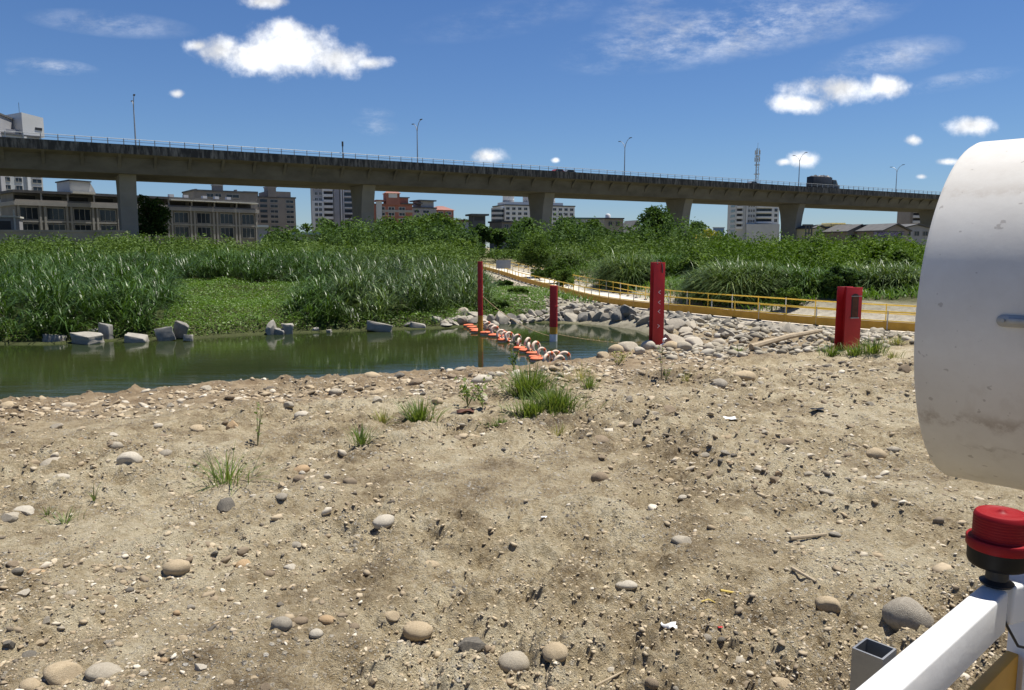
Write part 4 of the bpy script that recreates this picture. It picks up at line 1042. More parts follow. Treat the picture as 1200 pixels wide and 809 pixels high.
# --- foreground weeds
def tuft(px, py, hpx, wpx, n, label, mat='weed', wid=.012, lean=.5, droop=.5, name='grass_tuft', cat='grass tuft', group=None, tone=.5):
    p = on_ground(px, py); Y = p.y; h = hpx * Y / FPX; w = wpx * Y / FPX
    a = RNG.uniform(0, 6.28, n); r_ = np.abs(RNG.normal(0, .18, n)) * w
    b_ = np.c_[np.sin(a) * r_, np.cos(a) * r_ * .7, np.zeros(n)]
    ang = np.clip(np.abs(RNG.normal(0, .5, n)) * lean * 1.6, .02, 1.25)
    V, F, A = blades(b_, a + RNG.normal(0, .5, n), h * RNG.uniform(.55, 1.12, n), np.full(n, wid) * RNG.uniform(.6, 1.2, n), ang, RNG.uniform(.05, droop, n), np.clip(tone + RNG.normal(0, .22, n), 0, 1), 4)
    o = npmesh(name, V, F, M[mat], None, {'rnd': A}); o.location = (p.x, p.y, p.z - .01)
    tag(o, label, cat, group); return o
G1 = 'grass tufts growing on the stony ground'
tuft(266, 566, 54, 92, 85, 'largest spiky grass tuft on the dirt at the left', lean=.8, droop=.7, wid=.011, group=G1)
tuft(76, 614, 26, 46, 30, 'small grass tuft in the sand near the left edge', lean=.7, wid=.009, group=G1)
tuft(56, 604, 18, 20, 14, 'smallest sprig of grass left of the tuft near the left edge', wid=.008, group=G1)
tuft(110, 586, 26, 12, 9, 'single upright sprig of grass on pale sand', lean=.3, wid=.009, group=G1)
tuft(221, 556, 26, 16, 9, 'sparse sprig of grass just left of the largest spiky tuft', lean=.5, wid=.007, group=G1)
tuft(492, 495, 42, 46, 200, 'upright bushy grass tuft in the middle of the stones', lean=.5, wid=.014, group=G1, tone=.4)
tuft(448, 496, 22, 40, 70, 'low dry grass tuft left of the upright bushy one', 'weed_dry', lean=.6, wid=.012, group=G1, tone=.35)
tuft(423, 521, 32, 34, 80, 'grey green grass tuft nearest the viewer in the middle', lean=.55, wid=.011, group=G1, tone=.45)
tuft(653, 511, 26, 20, 30, 'thin dry grass tuft below the big grass patch', 'weed_dry', lean=.6, wid=.009, group=G1)
tuft(620, 466, 46, 84, 520, 'dense tall grass at the left of the big grass patch', lean=.6, wid=.016, group=G1, tone=.5)
tuft(652, 482, 38, 78, 480, 'dense grass at the right of the big grass patch', lean=.6, wid=.015, group=G1, tone=.45)
tuft(626, 486, 28, 90, 420, 'front edge of the big grass patch among the stones', lean=.7, wid=.013, group=G1, tone=.55)
tuft(585, 498, 12, 60, 90, 'low creeping grey green weed left below the big grass patch', lean=1.0, wid=.013, group=G1, tone=.35)
tuft(690, 456, 22, 30, 90, 'short green tuft right of the big grass patch', lean=.6, wid=.013, group=G1, tone=.55)
tuft(682, 446, 26, 60, 60, 'straw coloured tuft by the shore near the red post', 'weed_dry', lean=.7, wid=.011, group=G1)
tuft(804, 447, 16, 20, 30, 'small dry tuft on the gravel right of the tall red post', 'weed_dry', lean=.5, wid=.011, group=G1)
tuft(974, 418, 22, 34, 110, 'green grass tuft left of the stout red column', lean=.7, wid=.02, group=G1, tone=.45)
tuft(1002, 417, 18, 44, 160, 'green grass at the foot of the stout red column', lean=.7, wid=.02, group=G1, tone=.5)
tuft(1023, 414, 24, 50, 170, 'larger green grass tuft right of the stout red column', lean=.7, wid=.02, group=G1, tone=.5)
tuft(1052, 404, 16, 40, 80, 'pale sparse tuft between the red column and the drum', 'weed_dry', lean=.8, wid=.02, group=G1, tone=.3)
tuft(1045, 420, 14, 40, 50, 'thin low weeds near the drum edge on the gravel', 'weed_dry', lean=.8, wid=.016, group=G1, tone=.25)
tuft(865, 415, 14, 26, 50, 'small green tuft among the pale rocks behind the tan log', lean=.7, wid=.018, group=G1, tone=.5)
def leafy(px, py, hpx, wpx, label, nst=4, nl=12, mat='weed', lsz=.05, name='weed', flower=False):
    p = on_ground(px, py); h = hpx * p.y / FPX; w = wpx * p.y / FPX; r_ = random.Random(px)
    t = thing(name, label, 'weed', p); P = []; 
    for k in range(nst):
        a_ = r_.uniform(0, 6.28); e = r_.uniform(.1, .5) * w; hh = h * r_.uniform(.7, 1.0)
        pts = [Vector((0, 0, 0)), Vector((math.sin(a_) * e * .4, math.cos(a_) * e * .4, hh * .5)), Vector((math.sin(a_) * e, math.cos(a_) * e, hh))]
        q = MB(); q.tube(pts, [.006, .005, .002], 5); q.build('stem', M['bark'] if flower else M['weed_dry'], t)
        for j in range(nl):
            s_ = r_.uniform(.25, 1); b_ = pts[0].lerp(pts[1], min(s_ * 2, 1)) if s_ < .5 else pts[1].lerp(pts[2], s_ * 2 - 1)
            P.append(b_ + Vector((r_.gauss(0, lsz * .9), r_.gauss(0, lsz * .9), r_.gauss(0, lsz * .4))))
    P = np.array(P); n = len(P); V, F, A = leafquads(P, RNG.uniform(.6, 1.2, n) * lsz, RNG.uniform(.2, .9, n), .5, .5)
    npmesh('foliage', V, F, M[mat], t, {'rnd': A})
    if flower:
        q = MB()
        for k in range(5): q = MB(); q.lathe([(0, -.02), (.03, 0), (0, .02)], 8, c=(r_.gauss(0, .05), r_.gauss(0, .05), h * r_.uniform(.85, 1.0))); q.build('blossom', M['paper'], t, smooth=True)
    return t
leafy(548, 477, 38, 50, 'broad leaved light green weed right of the bushy tuft', 6, 9, lsz=.055)
leafy(566, 480, 26, 36, 'broad leaved weed lying over dark debris', 5, 8, lsz=.05)
leafy(602, 436, 30, 40, 'grey green leafy weed on the shore beside the nearest floats', 5, 22, 'shrub', lsz=.035)
leafy(302, 522, 60, 34, 'thin twiggy seedling with few leaves at the left', 3, 7, lsz=.03)
leafy(775, 446, 50, 22, 'slender stalk with small white blossoms in front of the tall red post', 2, 10, lsz=.03, flower=True)
leafy(725, 428, 20, 60, 'sprawling yellow green weed on the shore left of the tall red post', 7, 14, 'weed_dry', lsz=.04)
leafy(780, 449, 22, 20, 'short leafy sprig at the foot of the blossoming stalk', 3, 8, lsz=.03)
# ------------------------------------------------------------------ viaduct
Y0b = 126.0
S = atY(0, 197.0, Y0b).z                              # soffit height
p0 = atY(0, 197.0, Y0b); p1 = at(1095, 245.5, S)
bd = Vector((p1.x - p0.x, p1.y - p0.y, 0)).normalized(); bt = Vector((-bd.y, bd.x, 0))   # bt points away from the viewer
OV = 2.6
e0 = p0 - bt * OV
zt = None
# height of the railing top read where the near edge crosses the left border
tt_ = 0
def line_at(px, off):
    d = ray(px, 300); k = d[0] / d[1]
    o = p0 + bt * off; s_ = (k * o.y - o.x) / (bd.x - k * bd.y); return s_, o + bd * s_
_, q0 = line_at(0, -OV); ZT = atY(0, 152.3, q0.y).z
_, q1 = line_at(1050, -OV); ZT1 = atY(1050, 220, q1.y).z
print('viaduct S', S, 'ZT', ZT, ZT1, 'depth', p1.y)
DW = 17.0
v_ = thing('viaduct', 'long grey concrete viaduct on tall piers crossing the whole view', 'viaduct', (p0.x, p0.y, 0))
def BP(s_, off, z): return (p0.x + bd.x * s_ + bt.x * off, p0.y + bd.y * s_ + bt.y * off, z)
SA, SB = -70.0, 470.0
ZD = ZT - 1.95            # road level
def ext(name, poly, mat, parent=v_, a=SA, b=SB, **kw):
    q = MB(); q.extrude(poly, lambda u, w, s_: BP(s_, u, w), a, b); return q.build(name, mat, parent, world=True, **kw)
W_ = DW + OV
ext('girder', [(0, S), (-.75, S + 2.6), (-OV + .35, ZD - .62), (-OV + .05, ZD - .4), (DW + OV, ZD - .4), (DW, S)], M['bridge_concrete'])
ext('road_deck', [(-OV + .45, ZD - .39), (-OV + .45, ZD), (DW + OV - .45, ZD), (DW + OV - .45, ZD - .39)], M['asphalt'])
for off, nm in ((-OV, 1), (DW + OV - .42, 2)):
    ext('parapet', [(off, ZD - .55), (off, ZD + 1.0), (off + .26, ZD + 1.0), (off + .42, ZD + .1), (off + .42, ZD - .38), (off+.06, ZD - .38), (off+.06, ZD-.55)], M['parapet'])
for off in (-OV + .12, DW + OV - .14):
    t = []
    for h, r_ in ((ZT - .04, .055), (ZT - .48, .04)):
        q = MB(); q.cyl(BP(SA, off, h), BP(SB, off, h), r_, n=6); o_ = q.build('rail', M['lamp_steel'], v_, world=True)
    if off < 5:
        npost = 0; far_ = MB(); s_ = line_at(-25, -OV)[0]
        pq = MB(); pq.box(-.06, -.06, 0, .06, .06, ZT - ZD - .98); pme = None
        while s_ < SB:
            P = BP(s_, off, ZD + .98)
            if npost < 100:
                if pme is None: o_ = pq.build('rail_post', M['lamp_steel'], v_); pme = o_
                else: o_ = pme.copy(); COL.objects.link(o_); o_.parent = v_
                o_.location = (P[0] - v_.location.x, P[1] - v_.location.y, P[2])
            else: far_.box(P[0]-.06, P[1]-.06, ZD + .98, P[0]+.06, P[1]+.06, ZT)
            s_ += 2.4; npost += 1
        o_ = far_.build('rail_posts', M['lamp_steel'], v_, world=True); o_['kind'] = 'stuff'
# bracket ribs under the cantilever
s_ = SA + 3
nrib = 0
while s_ < 330 and nrib < 96:
    q = MB(); q.extrude([(-OV + .5, ZD - .64), (-.68, S + 2.5), (-.5, S + 2.0), (-.12, S+.7), (-.9, S + 1.9)], lambda u, w, s2: BP(s2, u, w), s_, s_ + .5)
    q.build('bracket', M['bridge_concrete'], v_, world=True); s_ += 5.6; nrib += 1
# piers
for px in (154, 430, 638, 799, 930.5, 1093):
    s_, P = line_at(px, 4.0)
    if px == 1093: P = P
    Lx = 1.35
    q = MB(); prof = []
    zs = [(-1.5, 2.55), (S - 8.5, 2.55), (S - 5.5, 2.68), (S - 3.0, 3.05), (S - 1.2, 3.5), (S - .003, 3.95)]
    v = []; f = []
    c0 = 5.6
    for z, hw in zs:
        for u, w in ((-Lx, -hw), (Lx, -hw), (Lx, hw), (-Lx, hw)):
            v.append(BP(s_ + u, c0 + w, z))
    for i in range(len(zs) - 1):
        for k in range(4): f.append((i*4+k, i*4+(k+1) % 4, (i+1)*4+(k+1) % 4, (i+1)*4+k))
    f += [(3, 2, 1, 0), tuple(range(len(v) - 4, len(v)))]
    q.add(v, f); q.build('pier', M['pier_concrete'], v_, world=True)
    q = MB(); a = [BP(s_ + u, c0 + w, 0) for u, w in ((-Lx-.03, -2.58), (Lx+.03, -2.58), (Lx+.03, 2.58), (-Lx-.03, 2.58))]
    for z in (S - 8.6, S - 13.2):
        q = MB(); q.add([(*p[:2], z) for p in a] + [(*p[:2], z + .1) for p in a], [(0,1,5,4),(1,2,6,5),(2,3,7,6),(3,0,4,7)]); q.build('joint_band', M['concrete'], v_, world=True)
# lamps on the deck
lp0 = None
for i, (px, ytop, two, lab) in enumerate([(167,114,0,'leftmost tall street lamp on the viaduct, seen edge on'),(491,142,1,'double arm street lamp on the viaduct above the second pier'),(730,163,1,'double arm street lamp on the viaduct between the third and fourth piers'),(932,180,1,'double arm street lamp on the viaduct beside the small cloud'),(1045,194,1,'rightmost double arm street lamp on the viaduct')]):
    s_, P = line_at(px, DW * .5); top = atY(px, ytop, P.y).z - ZD
    t = thing('street_lamp', lab, 'street lamp', (P.x, P.y, ZD), math.atan2(bd.y, bd.x), 'street lamps on the viaduct')
    q = MB(); q.tube([(0,0,0), (0,0,top*.55), (0,0,top*.8)], [.16,.12,.1], 8); q.build('pole', M['lamp_steel'], t, smooth=True)
    for sg, k in ((-1, 1.0), (1, .82)):
        q = MB(); q.tube([(0,0,top*.8-.02), (0,sg*.35,top*(.8+.09*k)), (0,sg*1.0,top*(.8+.16*k)), (0,sg*1.9,top*(.8+.2*k))], [.09,.075,.065,.06], 6); a_ = q.build('arm', M['lamp_steel'], t, smooth=True)
        q = MB(); q.bar((0,sg*1.7,top*(.8+.2*k)), (0,sg*2.6,top*(.8+.2*k)+.05), .34, .16); q.build('lamp_head', M['w_dark'], t, bevel=.05)
s_, P = line_at(405, -OV + .2); t = thing('sign_pole', 'short dark pole on the viaduct left of the second pier', 'pole', (P.x, P.y, ZD + 1.0))
q = MB(); q.cyl((0,0,0), (0,0,atY(405,166,P.y).z - ZD - 1.0), .1, n=8); q.build('pole', M['w_dark'], t)
q = MB(); q.box(-.16,-.1,atY(405,168,P.y).z - ZD - 1.6,.16,.1,atY(405,166,P.y).z - ZD - 1.0); q.build('cap', M['w_dark'], t)
# truck and cars
ang = math.atan2(bd.y, bd.x)
s_, P = line_at(958, 2.6)
t = thing('truck', 'dark loaded dump truck driving over the viaduct', 'truck', (P.x, P.y, ZD), ang)
tl = [line_at(945, 2.6)[0], line_at(976, 2.6)[0]]; TL = tl[1] - tl[0]; x0 = tl[0] - s_
hh = atY(952, 206.5, P.y).z - ZD
q = MB(); q.box(x0, -1.2, 1.0, x0 + TL*.7, 1.2, hh - .4); q.build('cargo_bed', M['dark'], t, bevel=.06)
q = MB(); n = 14
v = []; f = []
for i in range(n + 1):
    for j in range(5):
        v.append((x0 + .1 + (TL*.7-.2)*i/n, -1.1 + 2.2*j/4, hh - .42 + (.55 + random.uniform(-.3,.3)) * (1 - (abs(j-2)/2)**2 * .8) * (1 if 0 < i < n else .2)))
for i in range(n):
    for j in range(4): f.append((i*5+j, (i+1)*5+j, (i+1)*5+j+1, i*5+j+1))
q.add(v, f); q.build('load', M['dark'], t)
q = MB(); cx = x0 + TL*.73
q.extrude([(cx, .7), (cx, hh*.8), (cx + TL*.13, hh*.8), (cx + TL*.2, hh*.52), (x0 + TL, hh*.46), (x0 + TL, .7)], lambda u, w, s2: (u, s2, w), -1.15, 1.15)
cb = q.build('cab', M['w_dark'], t, bevel=.06)
q = MB(); q.box(cx + .3, -1.17, hh*.55, cx + TL*.12, -1.155, hh*.74); q.build('window', M['glass'], cb)
for k in (.12, .3, .84):
    for sg in (-1, 1):
        q = MB(); q.cyl((x0 + TL*k, sg*1.1, .52), (x0 + TL*k, sg*1.25, .52), .52, n=18); q.build('wheel', M['black_rubber'], t)
def car(px, off, mat, label):
    s_, P = line_at(px, off); t = thing('car', label, 'car', (P.x, P.y, ZD), ang, 'cars on the viaduct')
    q = MB(); q.extrude([(-2.2,.35),(-2.2,.95),(-1.5,1.05),(-.9,1.55),(.7,1.6),(1.4,1.1),(2.15,.9),(2.2,.35)], lambda u, w, s2: (u, s2, w), -.85, .85); q.build('body', mat, t, bevel=.08)
    q = MB(); q.extrude([(-1.3,1.08),(-.85,1.48),(.62,1.52),(1.15,1.12)], lambda u, w, s2: (u, s2, w), -.865, .865); q.build('window', M['glass'], t)
    for a_ in (-1.4, 1.4):
        for sg in (-1, 1):
            q = MB(); q.cyl((a_, sg*.7, .33), (a_, sg*.88, .33), .33, n=16); q.build('wheel', M['black_rubber'], t)
s_c = noisy('car_red', (.18,.03,.03), (.24,.05,.04), 2, .3); s_d = noisy('car_grey', (.1,.12,.15), (.16,.18,.2), 2, .3)
car(653, -1.0, s_c, 'dark reddish car on the viaduct right of the third pier'); car(666, -1.0, s_d, 'dark grey car ahead of the reddish one on the viaduct'); car(878, -1.0, s_d, 'bluish grey car on the viaduct left of the telecom mast')

# ------------------------------------------------------------------ buildings
class Bld:
    def __init__(s, name, label, cat, pxL, YL, pxR, YR, depth=12, group=None):
        a = Vector(((pxL - CX) / FPX * YL * 1.0, YL)); b = Vector(((pxR - CX) / FPX * YR, YR))
        # true azimuth (camera pitched): correct with the ray at the horizon
        k = ray(pxL, 290); a = Vector((k[0] / k[1] * YL, YL)); k = ray(pxR, 290); b = Vector((k[0] / k[1] * YR, YR))
        s.a = a; s.b = b; s.L = (b - a).length; s.rz = math.atan2(b.y - a.y, b.x - a.x); s.depth = depth
        s.t = thing(name, label, cat, (a.x, a.y, 0), s.rz, group); s.cache = {}
    def px(s, px, py):
        d = ray(px, py); dx, dy = math.cos(s.rz), math.sin(s.rz)
        # o + t d = a + u (dx,dy)
        k = d[0] / d[1]; u = (k * s.a.y - s.a.x) / (dx - k * dy); Y = s.a.y + u * dy
        return u, EYE + d[2] / d[1] * Y
    def box(s, name, x0, x1, z0, z1, mat, y0=0, y1=None, **kw):
        q = MB(); q.box(x0, y0, z0, x1, s.depth if y1 is None else y1, z1); return q.build(name, mat, s.t, **kw)
    def win(s, x, z, w, h, y=0, name='window', frame='w_row_trim', mull=1, parent=None):
        key = (round(w, 2), round(h, 2), frame, mull)
        if key not in s.cache:
            q = MB(); fr = max(.07, w * .05)
            q.box(-w/2, -.05, -h/2, w/2, .1, h/2, 1)
            for x0, x1, z0, z1 in ((-w/2-fr, w/2+fr, h/2, h/2+fr), (-w/2-fr, w/2+fr, -h/2-fr, -h/2), (-w/2-fr, -w/2, -h/2, h/2), (w/2, w/2+fr, -h/2, h/2)):
                q.box(x0, -.14, z0, x1, .1, z1, 0)
            for m_ in range(mull):
                xm = -w/2 + w * (m_ + 1) / (mull + 1); q.box(xm - .04, -.09, -h/2, xm + .04, .05, h/2, 0)
            o = q.build(name, [M[frame], M['glass']], s.t); s.cache[key] = o
        else:
            o = s.cache[key].copy(); COL.objects.link(o); o.parent = s.t
        o.location = (x, y, z); return o
# --- 1 townhouse row
B = Bld('row_houses', 'long grey brown row of three storey houses behind the first pier', 'row houses', 22, 150, 303, 187, 11)
x1, ztop = B.px(22, 222.5)[0], B.px(22, 222.5)[1]
def zz(y): return B.px(22, y)[1]
zr, zb1, zb2, w2t, w2b, w1t, w1b = zz(222.5), zz(233.5), zz(239), zz(243), zz(256.5), zz(262.5), zz(276)
Lr = B.L
B.box('wall', 0, Lr, -1, zb2 - .25, M['w_row'])
B.box('wall', .3, Lr - .3, zb2 - .1, zr - .5, M['w_row'], 2.2, 10.8)
B.box('cornice', -.3, Lr + .3, zb2 - .25, zb2 + .55, M['w_row_trim'], -.5, 11.1)
B.box('parapet', 0, Lr, zb2 + .55, zb1, M['w_row'], -.1, .15)
B.box('roof', -.3, Lr + .3, zr - .5, zr, M['roof_dark'], -.2, 11.2)
B.box('band', -.05, Lr + .05, w1t + .35, w1t + .75, M['w_row_trim'], -.22, .0)
bays = [34, 65, 96, 126, 155, 184.5, 212, 238, 265, 290]
xs = [B.px(p, 250)[0] for p in bays]
edges = [0] + [(a + b) / 2 for a, b in zip(xs, xs[1:])] + [Lr]
for i, x in enumerate(xs):
    wd = 3.0
    for zt_, zb_ in ((w2t, w2b), (w1t, w1b)):
        B.win(x, (zt_ + zb_) / 2, wd, zt_ - zb_, mull=2)
    B.box('shade_panel', edges[i] + .5, edges[i+1] - .5, zb1 - .1, zr - .9, M['dark'], 2.05, 2.2)  # flat dark panel paints the shade of the recessed top storey
for e in edges:
    for d_ in (-.42, .42):
        if 0 < e + d_ < Lr: B.box('pilaster', e + d_ - .2, e + d_ + .2, -.5, zb2 - .26, M['w_row_trim'], -.3, .0)
    B.box('post', e - .14 if e else e, (e + .14) if e < Lr else e, zb1 + .002, zr - .502, M['w_row_trim'], -.08, .14) if 0 < e < Lr else None
ax0 = B.px(199, 240)[0]
for i in range(6, 10): B.box('awning', edges[i] + .1, edges[i+1] - .1, zr - .75, zr - .51, M['roof_metal'], -1.0, 2.0)
d0, d1 = B.px(82, 215)[0], B.px(111, 215)[0]; dz = B.px(82, 212)[1]
q = MB(); q.extrude([(d0, zr + .003), (d0, dz), (d1 - .8, dz - .1), (d1, dz - 1.6), (d1, zr + .003)], lambda u, w, s2: (u, s2, w), .3, 8); q.build('roof_shed', M['w_lightgrey'], B.t)
q = MB(); q.extrude([(d0 - .2, dz + .003), (d0 - .2, dz + .25), (d1 - .6, dz + .15), (d1 - .6, dz - .097)], lambda u, w, s2: (u, s2, w), .0, 8.3); q.build('shed_roof', M['roof_dark'], B.t)
B.box('awning', d0 - .1, d1 - .5, zr - .3, zr + .15, M['roof_metal'], -1.6, -.21)
for p in (205, 222, 244, 258, 272): 
    x = B.px(p, 235)[0]; B.box('roof_unit', x - .5, x + .5, zr + .003, zr + .7, M['w_white'], 1.5, 2.4)

def tower(name, label, pxL, YL, pxR, YR, ytop, wall, depth=14, floors=(200, 290), fl_px=6.5, cols=(), zmin=0, roof=True, cat='apartment block', frame='w_row_trim', roofmat='roof_dark'):
    B = Bld(name, label, cat, pxL, YL, pxR, YR, depth)
    zt_ = B.px(pxL, ytop)[1]; B.box('wall', 0, B.L, -1, zt_, M[wall])
    if roof: B.box('roof', -.25, B.L + .25, zt_ + .002, zt_ + .5, M[roofmat], -.25, depth + .25)
    fh = fl_px * YL / FPX; z = zt_ - fh * .62; nwin = 0
    while z > B.px(pxL, floors[1])[1] and z > zmin:
        for f0, f1, kind in cols:
            xa, xb = f0 * B.L, f1 * B.L
            if kind == 'win' and nwin < 96: B.win((xa + xb) / 2, z, (xb - xa), fh * .5, frame=frame); nwin += 1
            elif kind == 'balc':
                B.box('balcony_slab', xa, xb, z - fh * .55, z - fh * .08, M['w_white'], -1.1, 0); B.box('shade_panel', xa + .2, xb - .2, z - fh*.077, z + fh * .40, M['dark'], -.06, .0)  # dark panel: shade of the balcony recess put into colour
            elif kind == 'band' : B.box('window_band', xa, xb, z - fh * .25, z + fh * .28, M['glass'], -.08, .0)
        z -= fh
    B.zt = zt_; B.fh = fh; return B
def pil(B, f0, f1, mat, y0=-.5, top=0): B.box('pilaster', f0 * B.L, f1 * B.L, -1, B.zt + top, M[mat], y0, -.001)
# --- 2 tall block at the left edge
B = tower('apartment_block', 'tall pale tiled apartment block rising above the viaduct at the left edge', 8, 205, 56, 214, 158, 'w_lightgrey', 16, (160, 262), 9.0, ((.05, .2, 'win'), (.33, .48, 'win'), (.74, .96, 'win')))
pil(B, .60, .66, 'w_white')
x0 = B.px(28, 140)[0]; x1 = B.px(53, 140)[0]; za = B.px(28, 131.5)[1]; zb_ = B.px(53, 138)[1]
q = MB(); q.extrude([(x0, B.zt + .503), (x0, za), (x1, zb_), (x1, B.zt + .503)], lambda u, w, s2: (u, s2, w), 1, 12); rt = q.build('roof_tower', M['w_white'], B.t)
q = MB(); xw = B.px(47.5, 151)[0]; q.box(xw - .9, .9, B.px(47, 152.5)[1], xw + .9, .995, B.px(47, 149.5)[1]); q.build('louvre', M['dark'], rt)
q = MB(); q.cyl((x0 + .5, 3, za), (x0 + .5, 3, za + 2.8), .05, n=6); q.build('antenna', M['w_dark'], rt)
q = MB(); q.box(x0 - 4.2, 2, B.zt + .503, x0 - .5, 6, B.px(10, 150)[1]); q.build('roof_room', M['w_grey'], B.t)
B = tower('apartment_block', 'dark glazed apartment block cut by the left edge of the picture', -60, 200, 7.5, 203, 131, 'w_grey', 16, (140, 262), 9.0, ((.05, .5, 'win'), (.6, .97, 'band')), frame='w_dark')
B = Bld('shed', 'jumble of low dark sheds at the left edge beside the row houses', 'shed', -40, 138, 21, 141, 6)
z_ = B.px(0, 247)[1]; B.box('wall', 0, B.L, -1, z_ - 1.2, M['w_grey']); B.box('roof', -.3, B.L + .2, z_ - 1.198, z_ - .9, M['roof_metal'], -.8, 6.2); B.box('upper_room', 2, B.L - 3.2, z_ - .898, z_ + .8, M['w_dark'], 1, 5); B.box('shade_panel', B.L - 4.5, B.L - .8, B.px(0, 272)[1], B.px(0, 259)[1], M['dark'], -.05, 0)  # front panel: dim inside of the shed painted flat on the wall
q = MB(); q.cyl((B.L - .1, -.5, -.5), (B.L - .1, -.5, z_ + .2), .14, n=8); q.build('downpipe', M['w_white'], B.t)
# --- flood wall
B = Bld('flood_wall', 'low grey concrete flood wall behind the left reed bed', 'wall', -140, 118, 150, 124, .5)
B.box('wall', 0, B.L, -.5, B.px(0, 272)[1], M['concrete']); B.box('coping', -.1, B.L, B.px(0, 272)[1] + .002, B.px(0, 269.5)[1], M['concrete'], -.12, .62)
# --- 3 apartments behind the row
B = tower('apartment_block', 'grey brown block with a stepped roof behind the right end of the row houses', 230, 250, 304, 262, 224, 'w_brown', 14, (226, 236), 7, ((.2, .3, 'win'), (.33, .42, 'win'), (.5, .7, 'win')))
def rbox(B, name, pa, pb, ya, yb, mat, y0=1, y1=9):
    x0 = B.px(pa, ya)[0]; x1 = B.px(pb, ya)[0]; z1 = B.px((pa + pb) / 2, ya)[1]; z0 = B.px((pa + pb) / 2, yb)[1]
    return B.box(name, x0, x1, max(z0, 0), z1, mat, y0, y1)
rbox(B, 'water_tower', 252.5, 263, 211, 223.3, M['w_brown'], 2, 5); rbox(B, 'tower_cap', 252, 263.5, 216, 217, M['w_lightgrey'], 1.8, 5.2)
rbox(B, 'chimney', 230.5, 233, 221, 223.3, M['w_brown'], 2, 4); rbox(B, 'chimney', 278, 280, 222, 225, M['w_brown'], 2, 4)
B = tower('apartment_block', 'taller grey brown apartment block right of the row houses', 286, 275, 348, 285, 231, 'w_brown', 16, (234, 280), 6.0, ((.04, .14, 'win'), (.2, .3, 'win'), (.33, .46, 'band'), (.52, .66, 'win'), (.82, .96, 'win')))
rbox(B, 'upper_block', 313, 341, 224.5, 230.8, M['w_brown'], .5, 12); rbox(B, 'stair_tower', 313.5, 323, 219, 231, M['w_brown'], -.4, 5); rbox(B, 'tower_cap', 312.8, 323.8, 218.5, 220, M['w_grey'], -.6, 5.3); rbox(B, 'upper_block', 287, 304, 224, 230.8, M['w_brown'], 2, 10)
# --- 4 striped white tower
B = tower('apartment_tower', 'tall white and black striped residential tower left of the second pier', 369, 330, 425, 336, 203, 'w_grey', 22, (205, 268), 6.4, ((.21, .40, 'balc'), (.64, .80, 'band'), (.82, .98, 'band'), (.03, .09, 'win'), (.12, .17, 'win')), frame='w_white', cat='tower')
pil(B, .185, .21, 'w_white'); pil(B, .42, .53, 'w_grey', -.9); pil(B, .56, .585, 'w_white', -1.1); pil(B, .615, .63, 'w_white', -.6)
for k in range(9):
    z = B.zt - B.fh * (k + 1.05); B.box('floor_band', .64 * B.L, 1.0 * B.L, z - .25, z + .15, M['w_white'], -.35, -.001)
B.box('annex', -.03 * B.L, .2 * B.L, -1, B.px(369, 236)[1], M['w_white'], -3.2, -.55)
for k in range(5):
    z = B.px(369, 240 + 6.2 * k)[1]
    for f_ in (.02, .1): B.win((f_ + .03) * B.L, z, .055 * B.L, 1.2, -3.22, frame='w_lightgrey')
# --- 5 red brick building with pyramid roof
B = tower('brick_building', 'red brick building with a pyramid roofed tower right of the second pier', 428, 300, 484, 306, 240, 'w_red', 16, (252, 275), 6.5, ((.3, .42, 'win'), (.5, .62, 'win'), (.72, .84, 'win')), cat='building', frame='w_white', roofmat='roof_red')
rbox(B, 'tower_wall', 452, 468, 227, 240.5, M['w_red'], -.6, 6); rbox(B, 'clock_panel', 455, 465, 227, 232, M['w_white'], -.75, -.61)
x0 = B.px(450.5, 227)[0]; x1 = B.px(469.5, 227)[0]; z0 = B.px(460, 226.8)[1]; z1 = B.px(460, 220.5)[1]; xm = (x0 + x1) / 2
q = MB(); q.add([(x0,-1.2,z0),(x1,-1.2,z0),(x1,6.6,z0),(x0,6.6,z0),(xm,2.7,z1)], [(0,1,4),(1,2,4),(2,3,4),(3,0,4),(3,2,1,0)]); q.build('pyramid_roof', M['roof_red'], B.t)
rbox(B, 'upper_block', 467.5, 479, 232, 240.3, M['w_red'], 1, 8); rbox(B, 'eave', 466.8, 480.5, 231, 232, M['roof_dark'], .6, 8.5); rbox(B, 'eave', 470, 484.5, 238.5, 239.6, M['roof_dark'], -.8, .8)
rbox(B, 'stone_band', 448, 484.2, 246.3, 249, M['w_row_trim'], -.2, -.001); rbox(B, 'pale_wing', 440.5, 447, 236, 262, M['w_lightgrey'], -.8, 0); rbox(B, 'eave', 440, 451, 234.5, 236, M['roof_red'], -1.2, 6)
# --- grey hip roofed building
B = tower('grey_building', 'grey slate roofed building between the red brick one and the pavilion', 483, 310, 512, 316, 244, 'w_grey', 14, (246, 262), 6, ((.1, .3, 'win'), (.45, .7, 'win')), cat='building', frame='w_lightgrey')
rbox(B, 'upper_block', 494, 509, 236, 243.6, M['w_grey'], .6, 8); rbox(B, 'eave', 491, 511, 234.5, 236, M['roof_dark'], -.4, 9); rbox(B, 'eave', 488, 495, 238, 239, M['roof_dark'], -.3, 5)
B = tower('brick_building', 'small red roofed house above the widest round tree', 511, 320, 532, 325, 246, 'w_red', 10, (249, 262), 6, ((.15, .4, 'win'), (.55, .85, 'win')), cat='building', frame='w_white', roof=False)
x0, x1 = -.5, B.L + .5; z0 = B.zt + .003; q = MB(); q.add([(x0,-.6,z0),(x1,-.6,z0),(x1,10.5,z0),(x0,10.5,z0),(B.L*.4,4,z0+1.8),(B.L*.7,4,z0+1.8)], [(0,1,5,4),(1,2,5),(2,3,4,5),(3,0,4),(3,2,1,0)]); q.build('hip_roof', M['roof_red'], B.t)
